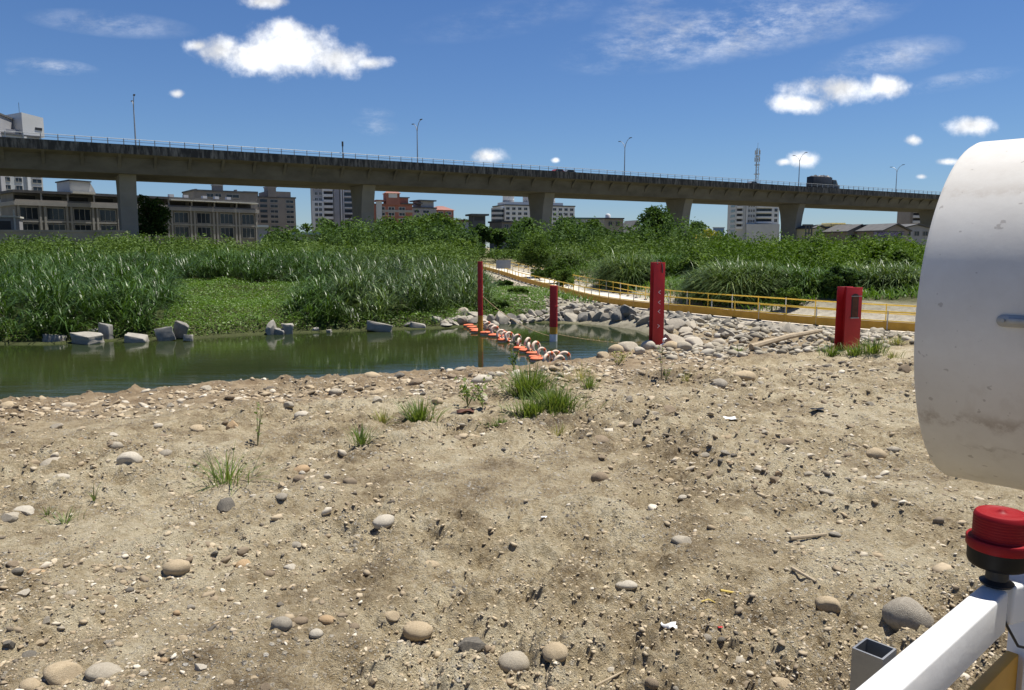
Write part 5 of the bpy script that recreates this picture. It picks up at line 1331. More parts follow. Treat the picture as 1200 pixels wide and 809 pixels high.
# --- dark pavilion
B = Bld('pavilion', 'small dark lookout pavilion with a flat overhanging roof', 'pavilion', 554.5, 165, 569, 166, 3)
z1 = B.px(562, 253)[1]; B.box('wall', 0, B.L, -1, z1, M['w_dark']); B.box('roof', -.55, B.L + .6, z1 + .002, z1 + .38, M['roof_dark'], -.7, 3.7)
B.box('painted_opening', .3, B.L - .3, z1 - 1.0, z1 - .25, M['dark'], -.04, 0)  # near-black strip on solid wall paints the dark inside of the lookout
B = Bld('low_wall', 'low reddish roofed wall left of the dark pavilion', 'building', 538, 175, 553, 176, 4); z1 = B.px(545, 260)[1]; B.box('wall', 0, B.L, -1, z1, M['w_lightgrey']); B.box('roof', -.2, B.L + .2, z1 + .002, z1 + .5, M['roof_red'], -.5, 4.5)
B = Bld('house', 'tan house glimpsed left of the third pier below the white building', 'house', 588, 178, 606, 180, 6); z1 = B.px(597, 261)[1]; B.box('wall', 0, B.L, -1, z1, M['w_brown']); B.box('roof', -.2, B.L + .2, z1 + .002, z1 + .4, M['roof_dark'], -.5, 6.5); B.win(B.L*.3, z1 - 1, 1, 1); B.win(B.L*.7, z1 - 1, 1, 1)
# --- pale shed roofs
B = Bld('shed', 'pale flat roofed shed left of the striped tower behind the reeds', 'shed', 345, 112, 376, 112.5, 8); z1 = B.px(360, 275)[1]; B.box('wall', 0, B.L, -1, z1, M['w_cream']); B.box('roof', -.2, B.L + .2, z1 + .002, z1 + .3, M['roof_metal'], -.4, 8.3)
B = Bld('shed', 'white metal roofed shed glimpsed right of the brown apartment block', 'shed', 304, 130, 314, 130.5, 5); z1 = B.px(309, 266.5)[1]; B.box('wall', 0, B.L, -1, z1, M['w_grey']); B.box('roof', -.2, B.L + .2, z1 + .002, z1 + .35, M['roof_metal'], -.6, 5.4)
# --- 6 white building with round towers
B = tower('white_building', 'long white building with round roof towers behind the third pier', 592, 340, 673, 352, 241, 'w_white', 16, (243, 275), 5.6, tuple((i/12 + .015, i/12 + .06, 'win') for i in range(12)), cat='building', frame='w_lightgrey')
rbox(B, 'upper_block', 594, 662, 237, 240.6, M['w_white'], 2, 12)
def rtower(B, p, w, ya, yb, mat, y=6):
    xc, z1 = B.px(p, ya); z0 = B.px(p, yb)[1]; r_ = w / 2 * B.a.y / FPX
    q = MB(); q.lathe([(0, z0), (r_, z0), (r_, z1), (0, z1)], 24, c=(xc, y, 0)); o = q.build('round_tower', mat, B.t, smooth=True)
    q = MB(); q.lathe([(r_*.9, z1+.003), (r_*1.1, z1+.003), (r_*1.1, z1 + .5), (0, z1 + .5)], 24, c=(xc, y, 0)); q.build('cap', M['w_lightgrey'], o, smooth=True)
    q = MB(); q.lathe([(r_*1.012, (z0+z1)/2-.4), (r_*1.012, (z0+z1)/2+.4)], 24, c=(xc, y, 0)); q.build('stripe', M['w_grey'], o, smooth=True)
rtower(B, 601.5, 13.5, 229, 241, M['w_white']); rtower(B, 653, 8, 230.5, 241, M['w_lightgrey']); rbox(B, 'stair_tower', 621.5, 634, 224, 240.6, M['w_grey'], 3, 9)
xc, z1 = B.px(601.5, 228); q = MB(); q.cyl((xc, 6, z1), (xc, 6, z1 + 2.6), .12, n=6); q.build('antenna', M['w_dark'], B.t)
q = MB(); xc, z1 = B.px(585, 243.5); r_ = 7.5 * 338 / FPX
q.lathe([(0, -1), (r_, -1), (r_, z1), (0, z1)], 28, c=(xc + .5, 3.5, 0)); wg = q.build('round_wing', M['w_lightgrey'], B.t, smooth=True)
for k in range(5):
    z = z1 - 1.3 - k * 2.1; q = MB(); q.lathe([(r_*1.015, z - .55), (r_*1.015, z + .55)], 28, c=(xc + .5, 3.5, 0)); q.build('window_band', M['glass'], wg, smooth=True)
B = Bld('house', 'tan low house with a white roof tank right of the third pier', 'house', 708, 235, 730, 237, 9); z1 = B.px(718, 257)[1]; B.box('wall', 0, B.L, -1, z1, M['w_row_trim']); B.box('roof', -.2, B.L + .2, z1 + .002, z1 + .4, M['roof_dark'], -.3, 9.3)
q = MB(); q.lathe([(0, 0), (.8, 0), (.8, .9), (.5, 1.3), (0, 1.4)], 16, c=(B.L*.4, 3, z1 + .403)); q.build('tank', M['white_paint'], B.t, smooth=True); B.win(B.L*.3, z1 - 1.4, 1.2, 1.2); B.win(B.L*.7, z1 - 1.4, 1.2, 1.2)
B = Bld('house', 'small white walled house with a dark gable left of the tallest tree', 'house', 731, 250, 750, 252, 8); z1 = B.px(740, 264)[1]; B.box('wall', 0, B.L, -1, z1, M['w_white']); q = MB(); q.extrude([(B.L*.55, z1+.003), (B.L*.78, z1 + 1.6), (B.L, z1+.003)], lambda u, w, s2: (u, s2, w), -.2, 8); q.build('gable_roof', M['roof_dark'], B.t); B.win(B.L*.3, z1 - 1.2, 1.2, 1)
B = Bld('long_building', 'long low green roofed building behind the trees at the centre', 'building', 668, 260, 708, 262, 10); z1 = B.px(690, 257)[1]; B.box('wall', 0, B.L, -1, z1, M['w_lightgrey']); B.box('roof', -.3, B.L + .3, z1 + .002, z1 + .5, noisy('green_roof', (.08,.16,.14), (.1,.2,.17), 1, .6), -.4, 10.3)
for k in range(5): B.win(B.L*(k + .5)/5, z1 - 1.5, 1.3, 1.2)
# --- 9 white tower with curved balconies, mast on top
B = tower('apartment_tower', 'white and grey high rise with curved balconies left of the fifth pier', 861, 360, 884, 360, 219, 'w_lightgrey', 14, (212, 268), 5.9, ((.03, .32, 'balc'), (.62, .70, 'win'), (.74, .82, 'win'), (.86, .95, 'win')), cat='tower', frame='w_white')
pil(B, .5, .56, 'w_white', -.8); pil(B, .345, .48, 'w_lightgrey', -.4)
wb_ = Vector((B.L, 0, 0))
for k in range(12):
    z = B.zt - B.fh * (.62 + k)
    if z > 4: B.box('window_band', -.09, 0, z - B.fh * .22, z + B.fh * .26, M['glass'], 1.5, 8.5); B.win
xw0 = B.px(884.5, 240)[0]; xw1 = B.px(914, 240)[0]
B.box('wall', xw0, xw1, -1, B.zt - .2, M['w_white'], .6, 13.9)
z = B.zt - B.fh * .6; k = 0
while z > B.px(850, 270)[1]:
    q = MB(); pts = [(xw0 + .6, .55), (xw0 + 1.6, -.55), (xw0 + (xw1 - xw0)*.66, -.75), (xw0 + (xw1 - xw0)*.72, .55)]
    q.extrude(pts, lambda u, w, s2: (u, w, s2), z - B.fh*.5, z - B.fh*.12); q.build('balcony_slab', M['w_white'], B.t, bevel=.1)
    B.box('window_band', xw0 + 1.0, xw0 + (xw1 - xw0)*.7, z - B.fh*.1, z + B.fh*.4, M['glass'], .45, .6)
    B.win(xw0 + (xw1 - xw0)*.87, z + .2, 1.3, 1.3, .6, frame='w_lightgrey'); z -= B.fh
B.box('base_block', xw0 - 4, xw1 - .6, -1, B.px(880, 263)[1], M['w_lightgrey'], -2.5, -.8)
# telecom mast on its roof
mx = B.px(893, 210)[0]; bp_ = B.t.matrix_world if False else None
cs_, sn_ = math.cos(B.rz), math.sin(B.rz); mpos = (B.a.x + cs_*mx - sn_*8, B.a.y + sn_*mx + cs_*8, B.zt - .2)
t = thing('telecom_mast', 'slim lattice telecom mast standing above the viaduct beside the small cloud', 'mast', mpos)
mh = atY(893, 174, mpos[1]).z - mpos[2]
q = MB()
for a_ in range(3):
    c_ = (math.cos(a_*2.094)*.7, math.sin(a_*2.094)*.7); q = MB(); q.bar((c_[0], c_[1], 0), (c_[0], c_[1], mh), .22, .22); q.build('leg', M['lamp_steel'], t)
q = MB(); pts = []
for k in range(13):
    a_ = k * 2.094; pts.append((math.cos(a_)*.7, math.sin(a_)*.7, mh * k / 12))
q.tube(pts, .08, 5); q.build('lacing', M['lamp_steel'], t)
for zf in (.12, .35, .58, .8):
    q = MB(); q.lathe([(.7, mh*zf), (1.5 - zf*.3, mh*zf), (1.5 - zf*.3, mh*zf + .3), (.7, mh*zf + .3), (.7, mh*zf)], 10); q.build('platform', M['lamp_steel'], t)
for k, (zf, a_) in enumerate(((.9,.2),(.9,2.3),(.9,4.4),(.72,1.2),(.72,3.3),(.72,5.4))):
    q = MB(); q.box(-.22, -.14, mh*zf - 1.0, .22, .14, mh*zf + 1.0); o = q.build('antenna', M['w_lightgrey'], t); o.location = (math.cos(a_)*1.15, math.sin(a_)*1.15, 0); o.rotation_euler = (0, 0, a_)
q = MB(); q.cyl((0,0,mh*.98), (0,0,mh + 2.6), .07, n=6); q.build('lightning_rod', M['lamp_steel'], t)
B = Bld('blue_wall', 'small blue panel wall right of the yellow flowering tree', 'wall', 836, 170, 848, 170.5, .4); z1 = B.px(842, 267.5)[1]; B.box('panel', 0, B.L, -1, z1, M['w_blue']); B.box('cap', -.1, B.L + .1, z1 + .002, z1 + .2, M['w_lightgrey'], -.1, .5)
# --- 10 gabled houses on the right
def gable(pxa, pxb, Y, yeave, yridge, wall, label, depth=9, roofm='roof_dark', wins=2, rk=.5):
    B = Bld('house', label, 'house', pxa, Y, pxb, Y * 1.01, depth); ze = B.px((pxa+pxb)/2, yeave)[1]; zr_ = B.px((pxa+pxb)/2, yridge)[1]
    q = MB(); q.extrude([(0, -1), (0, ze), (B.L*rk, zr_ - .15), (B.L, ze), (B.L, -1)], lambda u, w, s2: (u, s2, w), 0, depth); q.build('wall', M[wall], B.t)
    for sa_, sb_ in (((-.5, ze - .1), (B.L*rk, zr_)), ((B.L*rk, zr_), (B.L + .5, ze - .1))):
        q = MB(); q.extrude([sa_, (sa_[0], sa_[1] + .3), (sb_[0], sb_[1] + .3), sb_], lambda u, w, s2: (u, s2, w), -.7, depth + .5); q.build('roof', M[roofm], B.t)
    for k in range(wins): B.win(B.L*(k + .7)/(wins + .4), ze - 1.4, B.L*.16, 1.2)
    return B
gable(953, 966, 225, 268, 265, 'w_cream', 'small cream house beside the fifth pier')
gable(962, 986, 235, 272, 266.5, 'w_brown', 'low dark roofed house in front of the yellow walled house')
B = Bld('house', 'yellow walled flat roofed house behind the gabled roofs', 'house', 972, 280, 995, 282, 8); z1 = B.px(983, 264.5)[1]; B.box('wall', 0, B.L, -1, z1, M['w_cream']); B.box('roof', -.3, B.L+.3, z1 + .002, z1 + .5, M['w_cream'], -.4, 8.4); B.box('top_room', B.L*.15, B.L*.85, z1 + .503, z1 + 1.0, M['w_cream'], 1, 7); B.win(B.L*.6, z1 - 1.0, 1.4, .9)
gable(992, 1022, 215, 272, 264, 'w_brown', 'wide dark gabled house right of the yellow walled one', 10, wins=3)
gable(1012, 1034, 245, 268, 264, 'w_lightgrey', 'jumbled grey roofed house between the two wide gables', 10)
B = gable(1033, 1064, 205, 271, 263, 'w_brown', 'dark gabled house with a painted wall near the white drum', 10, wins=0)
gable(1056, 1090, 215, 268, 263.5, 'w_grey', 'dark roofed house with balconies touching the white drum', 10, wins=3)
# painted wall
Bw = Bld('painted_wall', 'dark wall covered with purple and white street painting', 'wall', 1024, 190, 1058, 192, .4); z1 = Bw.px(1040, 272)[1]
m, nt, b = newmat('mural'); L = nt.links; tc = N(nt, 'ShaderNodeTexCoord'); n1 = N(nt, 'ShaderNodeTexNoise', i_Scale=.55, i_Detail=2, i_Distortion=2.5); L.new(tc.outputs['Object'], n1.inputs['Vector'])
r = ramp(nt, [(.40, (.03,.03,.035)), (.46, (.10,.08,.17)), (.52, (.32,.30,.40)), (.56, (.05,.04,.08)), (.64, (.16,.12,.24))]); L.new(n1.outputs['Fac'], r.inputs[0]); L.new(r.outputs[0], b.inputs['Base Color']); b.inputs['Roughness'].default_value = .8
Bw.box('panel', 0, Bw.L, -1, z1, m); Bw.box('coping', -.1, Bw.L + .1, z1 + .002, z1 + .25, M['roof_dark'], -.1, .5)
Bg = Bld('gantry', 'black steel gantry frame beside the foot of the fifth pier', 'gantry', 944, 180, 951, 180.5, 1.2); z1 = Bg.px(947, 263)[1]
for x in (0, Bg.L * .55, Bg.L): Bg.box('post', x - .12, x + .12, -1, z1 - .3, M['w_dark'], .1, .35)
Bg.box('beam', -.8, Bg.L + .2, z1 - .298, z1, M['w_dark'], 0, .5); Bg.box('beam', 0.13, Bg.L - .13, z1 - 2.2, z1 - 1.9, M['w_dark'], .12, .33)
# --- 11 far right high rise
B = tower('apartment_tower', 'brown and white high rise beyond the gabled houses, cut by the drum', 1064, 330, 1106, 330, 236, 'w_brown', 11, (237, 270), 6.0, ((.08, .35, 'balc'), (.6, .9, 'balc')), cat='tower')
pil(B, .38, .5, 'w_red', -.7)
# ------------------------------------------------------------------ stones
def ico(sub):
    bm = bmesh.new(); bmesh.ops.create_icosphere(bm, subdivisions=sub, radius=1)
    v = np.array([p.co[:] for p in bm.verts]); f = np.array([[q.index for q in p.verts] for p in bm.faces]); bm.free(); return v, f
def n3(v, s, seed):   # cheap 3-d noise from three planes
    return (fbm(v[:, 0] * s + 9 * seed, v[:, 1] * s + 3, 3, seed) + fbm(v[:, 1] * s + 5, v[:, 2] * s + 7 * seed, 3, seed + 1) + fbm(v[:, 2] * s + 2, v[:, 0] * s + 4, 3, seed + 2)) / 1.6
def pebble_mesh(sub, seed, rough=.16, flat=.62, el=.78, cuts=0, hr=(.5, .78)):
    v, f = ico(sub); g = np.random.default_rng(seed)
    v = v * (1 + rough * 1.6 * n3(v, .9, seed))[:, None]
    for _ in range(cuts):
        d = g.normal(size=3); d /= np.linalg.norm(d); h = g.uniform(*hr); s = v @ d
        v = v - np.outer(np.maximum(s - h, 0), d) * .93
    v = v * (1 + rough * .35 * n3(v, 3.2, seed + 40))[:, None]
    v = v * np.array([1, el * g.uniform(.85, 1.15), flat * g.uniform(.8, 1.15)])
    v /= np.abs(v[:, 0]).max()
    return v, f
def static_mesh(name, vf, mat, smooth=True, sharp=None):
    me = bpy.data.meshes.new(name); me.from_pydata(vf[0].tolist(), [], vf[1].tolist()); me.materials.append(mat)
    me.polygons.foreach_set('use_smooth', [True] * len(me.polygons))
    if sharp: me.set_sharp_from_angle(angle=R(sharp))
    me.update(); return me
COB = [pebble_mesh(3, 300 + k, .17, .55 if k < 6 else .68, .78, 0 if k % 3 else 3) for k in range(10)]
ANG = [pebble_mesh(3, 400 + k, .22, .62, .72, 9, (.4, .75)) for k in range(10)]
CM = {(c, k): None for c in SC for k in range(10)}; AM = {(c, k): None for c in SC for k in range(10)}
def cobm(c, k):
    if CM[c, k] is None: CM[c, k] = static_mesh('cobble', COB[k], SM[c])
    return CM[c, k]
def angm(c, k):
    if AM[c, k] is None: AM[c, k] = static_mesh('rock', ANG[k], SM[c], sharp=28)
    return AM[c, k]
LAND = [('the largest spiky grass tuft', 266, 566), ('the small grass tuft near the left edge', 76, 614), ('the thin twiggy seedling', 302, 522), ('the upright bushy grass tuft', 492, 495),
 ('the grey green nearest tuft', 423, 521), ('the broad leaved weed', 548, 477), ('the big grass patch', 635, 478), ('the thin dry tuft below the grass patch', 653, 511), ('the white paper scrap', 855, 493),
 ('the tall red post', 769, 413), ('the stout red column', 995, 409), ('the tan boulder on the dirt', 873, 448), ('the white drum', 1085, 480), ('the yellow sticks', 865, 700), ('the driftwood stick', 945, 632),
 ('the galvanised socket', 1010, 780), ('the dark pointed stone', 267, 592), ('the biggest round stone at the bottom left', 72, 792), ('the bottom edge at the centre', 560, 800), ('the bottom edge at the right', 840, 800), ('the bottom left corner', 20, 760), ('the pale twig at the bottom', 740, 795), ('the black plastic bit', 957, 481), ('the round red post', 648, 400), ('the river shore at the left', 40, 480), ('the river shore at the centre', 400, 445), ('the left edge of the picture', 5, 560)]
LW = [(n, on_ground(a, min(b, 806)), a, b) for n, a, b in LAND]
USED = set()
def lab(size, colour, noun, p, px, py):
    ds = sorted(LW, key=lambda l: (l[2] - px) ** 2 + ((l[3] - py) * 1.6) ** 2)
    for l in ds[:4]:
        dx, dy = px - l[2], py - l[3]; d = math.hypot(dx, dy)
        if abs(dx) > 1.6 * abs(dy): rel = 'left of' if dx < 0 else 'right of'
        elif abs(dy) > 1.6 * abs(dx): rel = 'beyond' if dy < 0 else 'in front of'
        else: rel = ('beyond and ' if dy < 0 else 'in front and ') + ('left of' if dx < 0 else 'right of')
        for q in (('just ' if d < 45 else ('' if d < 110 else 'well ')),):
            s = f"{size} {colour} {noun} {q}{rel} {l[0]}"
            if s not in USED and len(s.split()) <= 16: USED.add(s); return s
    l = ds[0]; s = f"{size} {colour} {noun} {'just ' if d < 45 else ''}near {l[0]}"
    USED.add(s); return s
GC = 'loose stones lying on the bare riverbed'
NSTONE = [0]
def cobble(px, py, wpx, colour, k, label=None, ang=False, rz=None, tilt=.2, sink=.45, hs=1.0, name='cobble', cat='stone'):
    p = on_ground(px, py); w = wpx * math.hypot(p.y, p.z - EYE) / FPX / 2
    o = bpy.data.objects.new(name, angm(colour, k) if ang else cobm(colour, k)); COL.objects.link(o)
    o.scale = (w, w, w * hs); rzv = random.uniform(-.5, .5) if rz is None else rz
    o.rotation_euler = (random.uniform(-tilt, tilt), random.uniform(-tilt, tilt), rzv)
    o.location = (p.x, p.y, p.z + w * hs * (.6 - sink * 1.2))
    size = 'tiny' if wpx < 11 else 'small' if wpx < 17 else 'medium' if wpx < 27 else 'large'
    tag(o, label or lab(size, colour, 'angular stone' if ang else 'stone', p, px, py), cat, GC); NSTONE[0] += 1
    return o
# stones one can pick out in the photograph
HAND = [(72,792,42,'tan',6,'biggest rounded tan stone at the bottom left',0), (122,790,40,'pale grey',1,'flat pale stone sunk in the dirt right of the biggest bottom left stone',0),(36,804,26,'tan',2,'tan stone at the very bottom left beside the biggest one',0),
 (151,541,30,'whitish',0,'flat whitish stone beyond the small grass tuft on the left',0), (60,545,26,'pale grey',3,'pale round stone near the left shore',0), (267,592,24,'dark grey',3,'dark pointed stone with one sharp edge',1), (286,663,24,'rusty orange',2,'stone with a rusty orange face and dark shadow',0),
 (207,667,34,'tan',4,'long tan stone lying flat left of the rusty orange one',0), (650,766,30,'tan',5,'rounded tan stone low in the centre',0), (603,782,36,'pale grey',7,'pale stone sunk in the dirt left of the low centre stone',0), (552,757,34,'dark grey',1,'flat dark grey slab of stone low in the centre',1),
 (1060,738,56,'grey',8,'large grey boulder lying behind the white guard rail',0), (970,711,30,'tan',0,'tan half buried stone near the yellow sticks',0), (799,636,26,'pale grey',6,'pale half buried stone on the dirt at the right',0), (734,684,26,'whitish',1,'whitish stone left of the pale half buried one',0),
 (702,517,24,'brown',3,'brown rounded stone right of the thin dry tuft',0), (733,517,13,'tan',5,'small tan stone right of the brown rounded one',0), (636,491,10,'grey',6,'small round stone at the foot of the grass patch',0), (873,448,32,'tan',2,'tan boulder on the dirt below the pale rocks',0),
 (1026,534,26,'tan',8,'tan stone left of the drum',0), (1047,529,14,'pale grey',4,'pale pebble left of the drum',0), (994,534,12,'brown',1,'brown pebble left of the stones by the drum',0), (1030,560,10,'whitish',2,'small white stone at the lower left of the drum',0), (330,733,24,'grey',7,'grey round stone in the row of stones low at the left',0), (352,729,18,'brown',4,'brown stone in the row of stones low at the left',0), (383,727,20,'rusty orange',2,'orange spotted stone in the row of stones low at the left',0), (415,735,12,'brown',3,'small brown stone ending the row low at the left',0),(370,743,16,'whitish',5,'whitish stone at the front of the row low at the left',0),
 (490,741,34,'tan',4,'long tan stone near the bottom centre',0), (458,722,20,'tan',6,'round tan stone behind the long tan one',0), (505,663,22,'tan',1,'tan stone half sunk in the dry dirt at the centre',0), (340,666,16,'whitish',6,'whitish round stone in the dry dirt left of the centre',0), (450,616,26,'whitish',4,'long whitish stone on the dirt left of the centre',0), (345,640,18,'grey',2,'flat grey stone on the dirt left of the centre',0),
 (915,803,26,'tan',6,'tan stone at the bottom edge right of the centre',0),(828,748,12,'grey',5,'grey stone beside a red scrap',0),(845,753,10,'dark grey',8,'dark grey stone beside a red scrap',0),(353,550,20,'rusty orange',2,'orange tan stone among grey pebbles',0),(385,544,14,'tan',6,'tan stone right of the orange tan one',0),(330,583,14,'grey',3,'grey round stone below the orange tan one',0),(351,563,16,'brown',7,'flat brown stone below the orange tan one',0),
 (403,435,13,'whitish',3,'whitish stone just off the shore in the water',0),(404,447,16,'tan',6,'round tan stone on the shore at the centre',0),(436,442,22,'tan',4,'long tan stone on the shore at the centre',0),(391,449,12,'tan',2,'brownish stone on the shore left of the round tan one',0),(442,461,18,'tan',1,'tan stone on the slope below the shore stones',0),(388,484,14,'tan',8,'tan stone on the slope in the middle',0),(338,477,14,'pale grey',0,'pale stone on the slope above the twiggy seedling',0),
 (241,456,14,'pale grey',6,'round pale stone on the left shore',0),(10,477,22,'tan',4,'long tan stone on the left shore at the edge',0),(565,446,26,'whitish',4,'whitish stone on the shore near the leafy weed',0),(540,434,14,'pale grey',1,'pale stone at the shore behind the leafy weed',0),(232,504,20,'tan',3,'tan stone on the slope beyond the spiky tuft',0),(193,533,18,'grey',5,'grey flat stone beyond the spiky tuft',0),(136,524,16,'pale grey',7,'pale flat stone on the left slope',0),(185,500,12,'whitish',2,'small whitish stone on the left slope',0),(12,605,26,'pale grey',1,'pale slab lying by the left edge',1),(28,600,24,'whitish',7,'second whitish slab lying by the left edge',1),(72,562,22,'whitish',4,'whitish flat stone near the dark pebbles at the left',0),(14,662,14,'brown',6,'brown stone at the left edge',0),(20,670,16,'dark grey',2,'dark stone at the left edge',0),(44,673,24,'rusty orange',1,'pinkish flat stone near the left edge',0)]
for px, py, w, c, k, l, a in HAND:
    if w > 50: cobble(px, py, w, c, k, l, False, -.5, .1, .25, 1.25)
    else: cobble(px, py, w, c, k, l, bool(a))
# further loose stones: denser on the shore slope and along the stony belts
g = random.Random(5)
names = list(SC); wts = [.27, .27, .14, .05, .04, .07, .16]
tries = 0
while NSTONE[0] < 285 and tries < 6000:
    tries += 1
    px = g.uniform(0, 1150); py = 432 + 377 * g.random() ** 1.35
    lip = np.interp(px, [a for a, _ in NEAR_PX], [b for _, b in NEAR_PX])
    if py < lip + 6 or (px > 985 and py > 640) or (px > 1080): continue
    P = at(px, py, -.1); belt = fbm(np.array([P.x * .35]), np.array([P.y * .35]), 3, 19)[0]
    if g.random() > (.9 if py < lip + 55 else .35) + belt * 1.1: continue
    w = min(5 + g.expovariate(1 / 3.6), 20) + (py - 430) * .012
    cobble(px, py, w, g.choices(names, wts)[0], g.randrange(10), None, g.random() < .6, g.uniform(-.8, .8), .3, g.uniform(.3, .65))
print('stones', NSTONE[0])
# --- gravel: uncounted small stones, one object
def scatter_stones(n, pxr, pyr, wr, vf_list, name, label, mat, accept=None, seed=1, sink=.35, maxm=.12, direct=None, flat_=False):
    g = np.random.default_rng(seed)
    if direct is None:
        px = g.uniform(*pxr, n); py = pyr[0] + (pyr[1] - pyr[0]) * g.uniform(0, 1, n) ** 1.15
        xx = (px - CX) / FPX; u = (CY - py) / FPX; dy = cp + u * sp; dz = -sp + u * cp; t = (-.15 - EYE) / dz
        x = xx * t; y = dy * t; w = g.uniform(wr[0], wr[1], n) * (1 + g.exponential(.45, n)) * np.hypot(y, EYE) / FPX / 2
    else: x, y, w = direct(g, n)
    k = np.ones(len(x), bool) if accept is None else accept(x, y, g)
    x, y, w = x[k], y[k], np.minimum(w[k], maxm); z = terrain(x, y); n = len(x)
    which = g.integers(0, len(vf_list), n); Vs, Fs, As, off = [], [], [], 0
    for q, (v, f) in enumerate(vf_list):
        i = np.where(which == q)[0]; m_ = len(i)
        if not m_: continue
        a = g.uniform(0, 6.28, m_); ca, sa = np.cos(a)[:, None], np.sin(a)[:, None]
        tx = g.normal(0, .25, m_)[:, None]
        vx = v[None, :, 0] * ca - v[None, :, 1] * sa; vy = v[None, :, 0] * sa + v[None, :, 1] * ca; vz = v[None, :, 2] + vx * tx
        W_ = w[i][:, None]
        V = np.stack([x[i][:, None] + vx * W_, y[i][:, None] + vy * W_, z[i][:, None] + (vz + .55 - sink * 1.3) * W_], -1)
        Vs.append(V.reshape(-1, 3)); Fs.append((f[None] + (np.arange(m_) * len(v))[:, None, None] + off).reshape(-1, f.shape[1])); off += m_ * len(v)
        As.append(np.repeat(g.uniform(0, 1, m_), len(v)))
    o = npmesh(name, np.concatenate(Vs), np.concatenate(Fs), mat, None, {'rnd': np.concatenate(As)}, flat_ is False)
    tag(o, label, 'gravel', kind='stuff'); return o
m, nt, b = newmat('gravel_mix'); L = nt.links
av = N(nt, 'ShaderNodeAttribute', attribute_name='rnd')
r = ramp(nt, [(0, (.12,.105,.085)), (.12, (.22,.175,.12)), (.4, (.34,.265,.17)), (.72, (.43,.35,.235)), (.9, (.48,.42,.32)), (1, (.62,.56,.45))]); L.new(av.outputs['Fac'], r.inputs[0])
tc = N(nt, 'ShaderNodeTexCoord'); n1 = N(nt, 'ShaderNodeTexNoise', i_Scale=35, i_Detail=4); L.new(tc.outputs['Object'], n1.inputs['Vector'])
mr_ = N(nt, 'ShaderNodeMapRange'); L.new(n1.outputs['Fac'], mr_.inputs[0]); mr_.inputs[3].default_value = .72; mr_.inputs[4].default_value = 1.2
vm = N(nt, 'ShaderNodeVectorMath', operation='SCALE'); L.new(r.outputs[0], vm.inputs[0]); L.new(mr_.outputs[0], vm.inputs['Scale']); L.new(vm.outputs[0], b.inputs['Base Color'])
b.inputs['Roughness'].default_value = .9; b.inputs['Specular IOR Level'].default_value = .25
M['gravel'] = m
LOW = [pebble_mesh(1, 500 + k, .32, .45, .75, 3) for k in range(8)]; MIDP = [pebble_mesh(2, 520 + k, .3, .46, .75, 6, (.4, .75)) for k in range(8)]
def acc(bias, amp):
    def f(x, y, g):
        belt = fbm(x * .35, y * .35, 3, 19) + .6 * fbm(x * 1.3, y * 1.3, 2, 23)
        dn, _ = seg_dist(x, y, near_w); ins = inside(x, y, RIVER)
        p = bias + belt * amp + .35 * (1 - sstep(dn / 5))
        return (~ins) & (g.uniform(size=len(x)) < p)
    return f
scatter_stones(11000, (-250, 1450), (428, 860), (3.0, 7.0), MIDP, 'gravel', 'scattered small stones strewn over the bare riverbed', M['gravel'], acc(.36, 1.4), 3, .45)
scatter_stones(26000, (-250, 1450), (420, 860), (1.6, 3.4), LOW, 'gravel', 'fine gravel and grit covering the bare riverbed', M['gravel'], acc(.6, 1.3), 4, .38, flat_=True)
# clods of dry earth in the churned soil
m = noisy('earth_clod', (.25,.19,.115), (.60,.50,.34), 9, .95, .5, 40); M['clod'] = m
CL = [pebble_mesh(1, 560 + k, .5, .42, .8, 3) for k in range(8)]
def acc2(x, y, g):
    ins = inside(x, y, RIVER); return (~ins) & (g.uniform(size=len(x)) < .42 + 2.0 * fbm(x * .5, y * .5, 2, 77) + 1.0 * fbm(x * 1.7, y * 1.7, 2, 78))
scatter_stones(30000, (-250, 1450), (432, 860), (1.4, 3.7), CL, 'earth_clods', 'crumbs and clods of dry brown earth on the riverbed', M['clod'], acc2, 6, .5, flat_=True)
# --- pale rubble between the near bank and the causeway, and on the causeway shoulder
def rub(g, n):
    t = g.uniform(8, 58, n); i = t.astype(int); fr = (t - i)[:, None]
    P = PE[i, :2] * (1 - fr) + PE[i + 1, :2] * fr; q = PN[i]
    off = .3 + 5.0 * g.uniform(0, 1, n) ** .8
    x = P[:, 0] - q[:, 0] * off; y = P[:, 1] - q[:, 1] * off
    return x, y, np.minimum(g.uniform(.05, .15, n) * (1 + g.exponential(.35, n)), .06 + off * .07)
m2, nt, b = newmat('rubble'); L = nt.links
av = N(nt, 'ShaderNodeAttribute', attribute_name='rnd'); r = ramp(nt, [(0, (.17,.15,.115)), (.35, (.29,.255,.19)), (.75, (.38,.34,.265)), (1, (.48,.44,.36))]); L.new(av.outputs['Fac'], r.inputs[0]); L.new(r.outputs[0], b.inputs['Base Color']); b.inputs['Roughness'].default_value = .9; b.inputs['Specular IOR Level'].default_value = .2

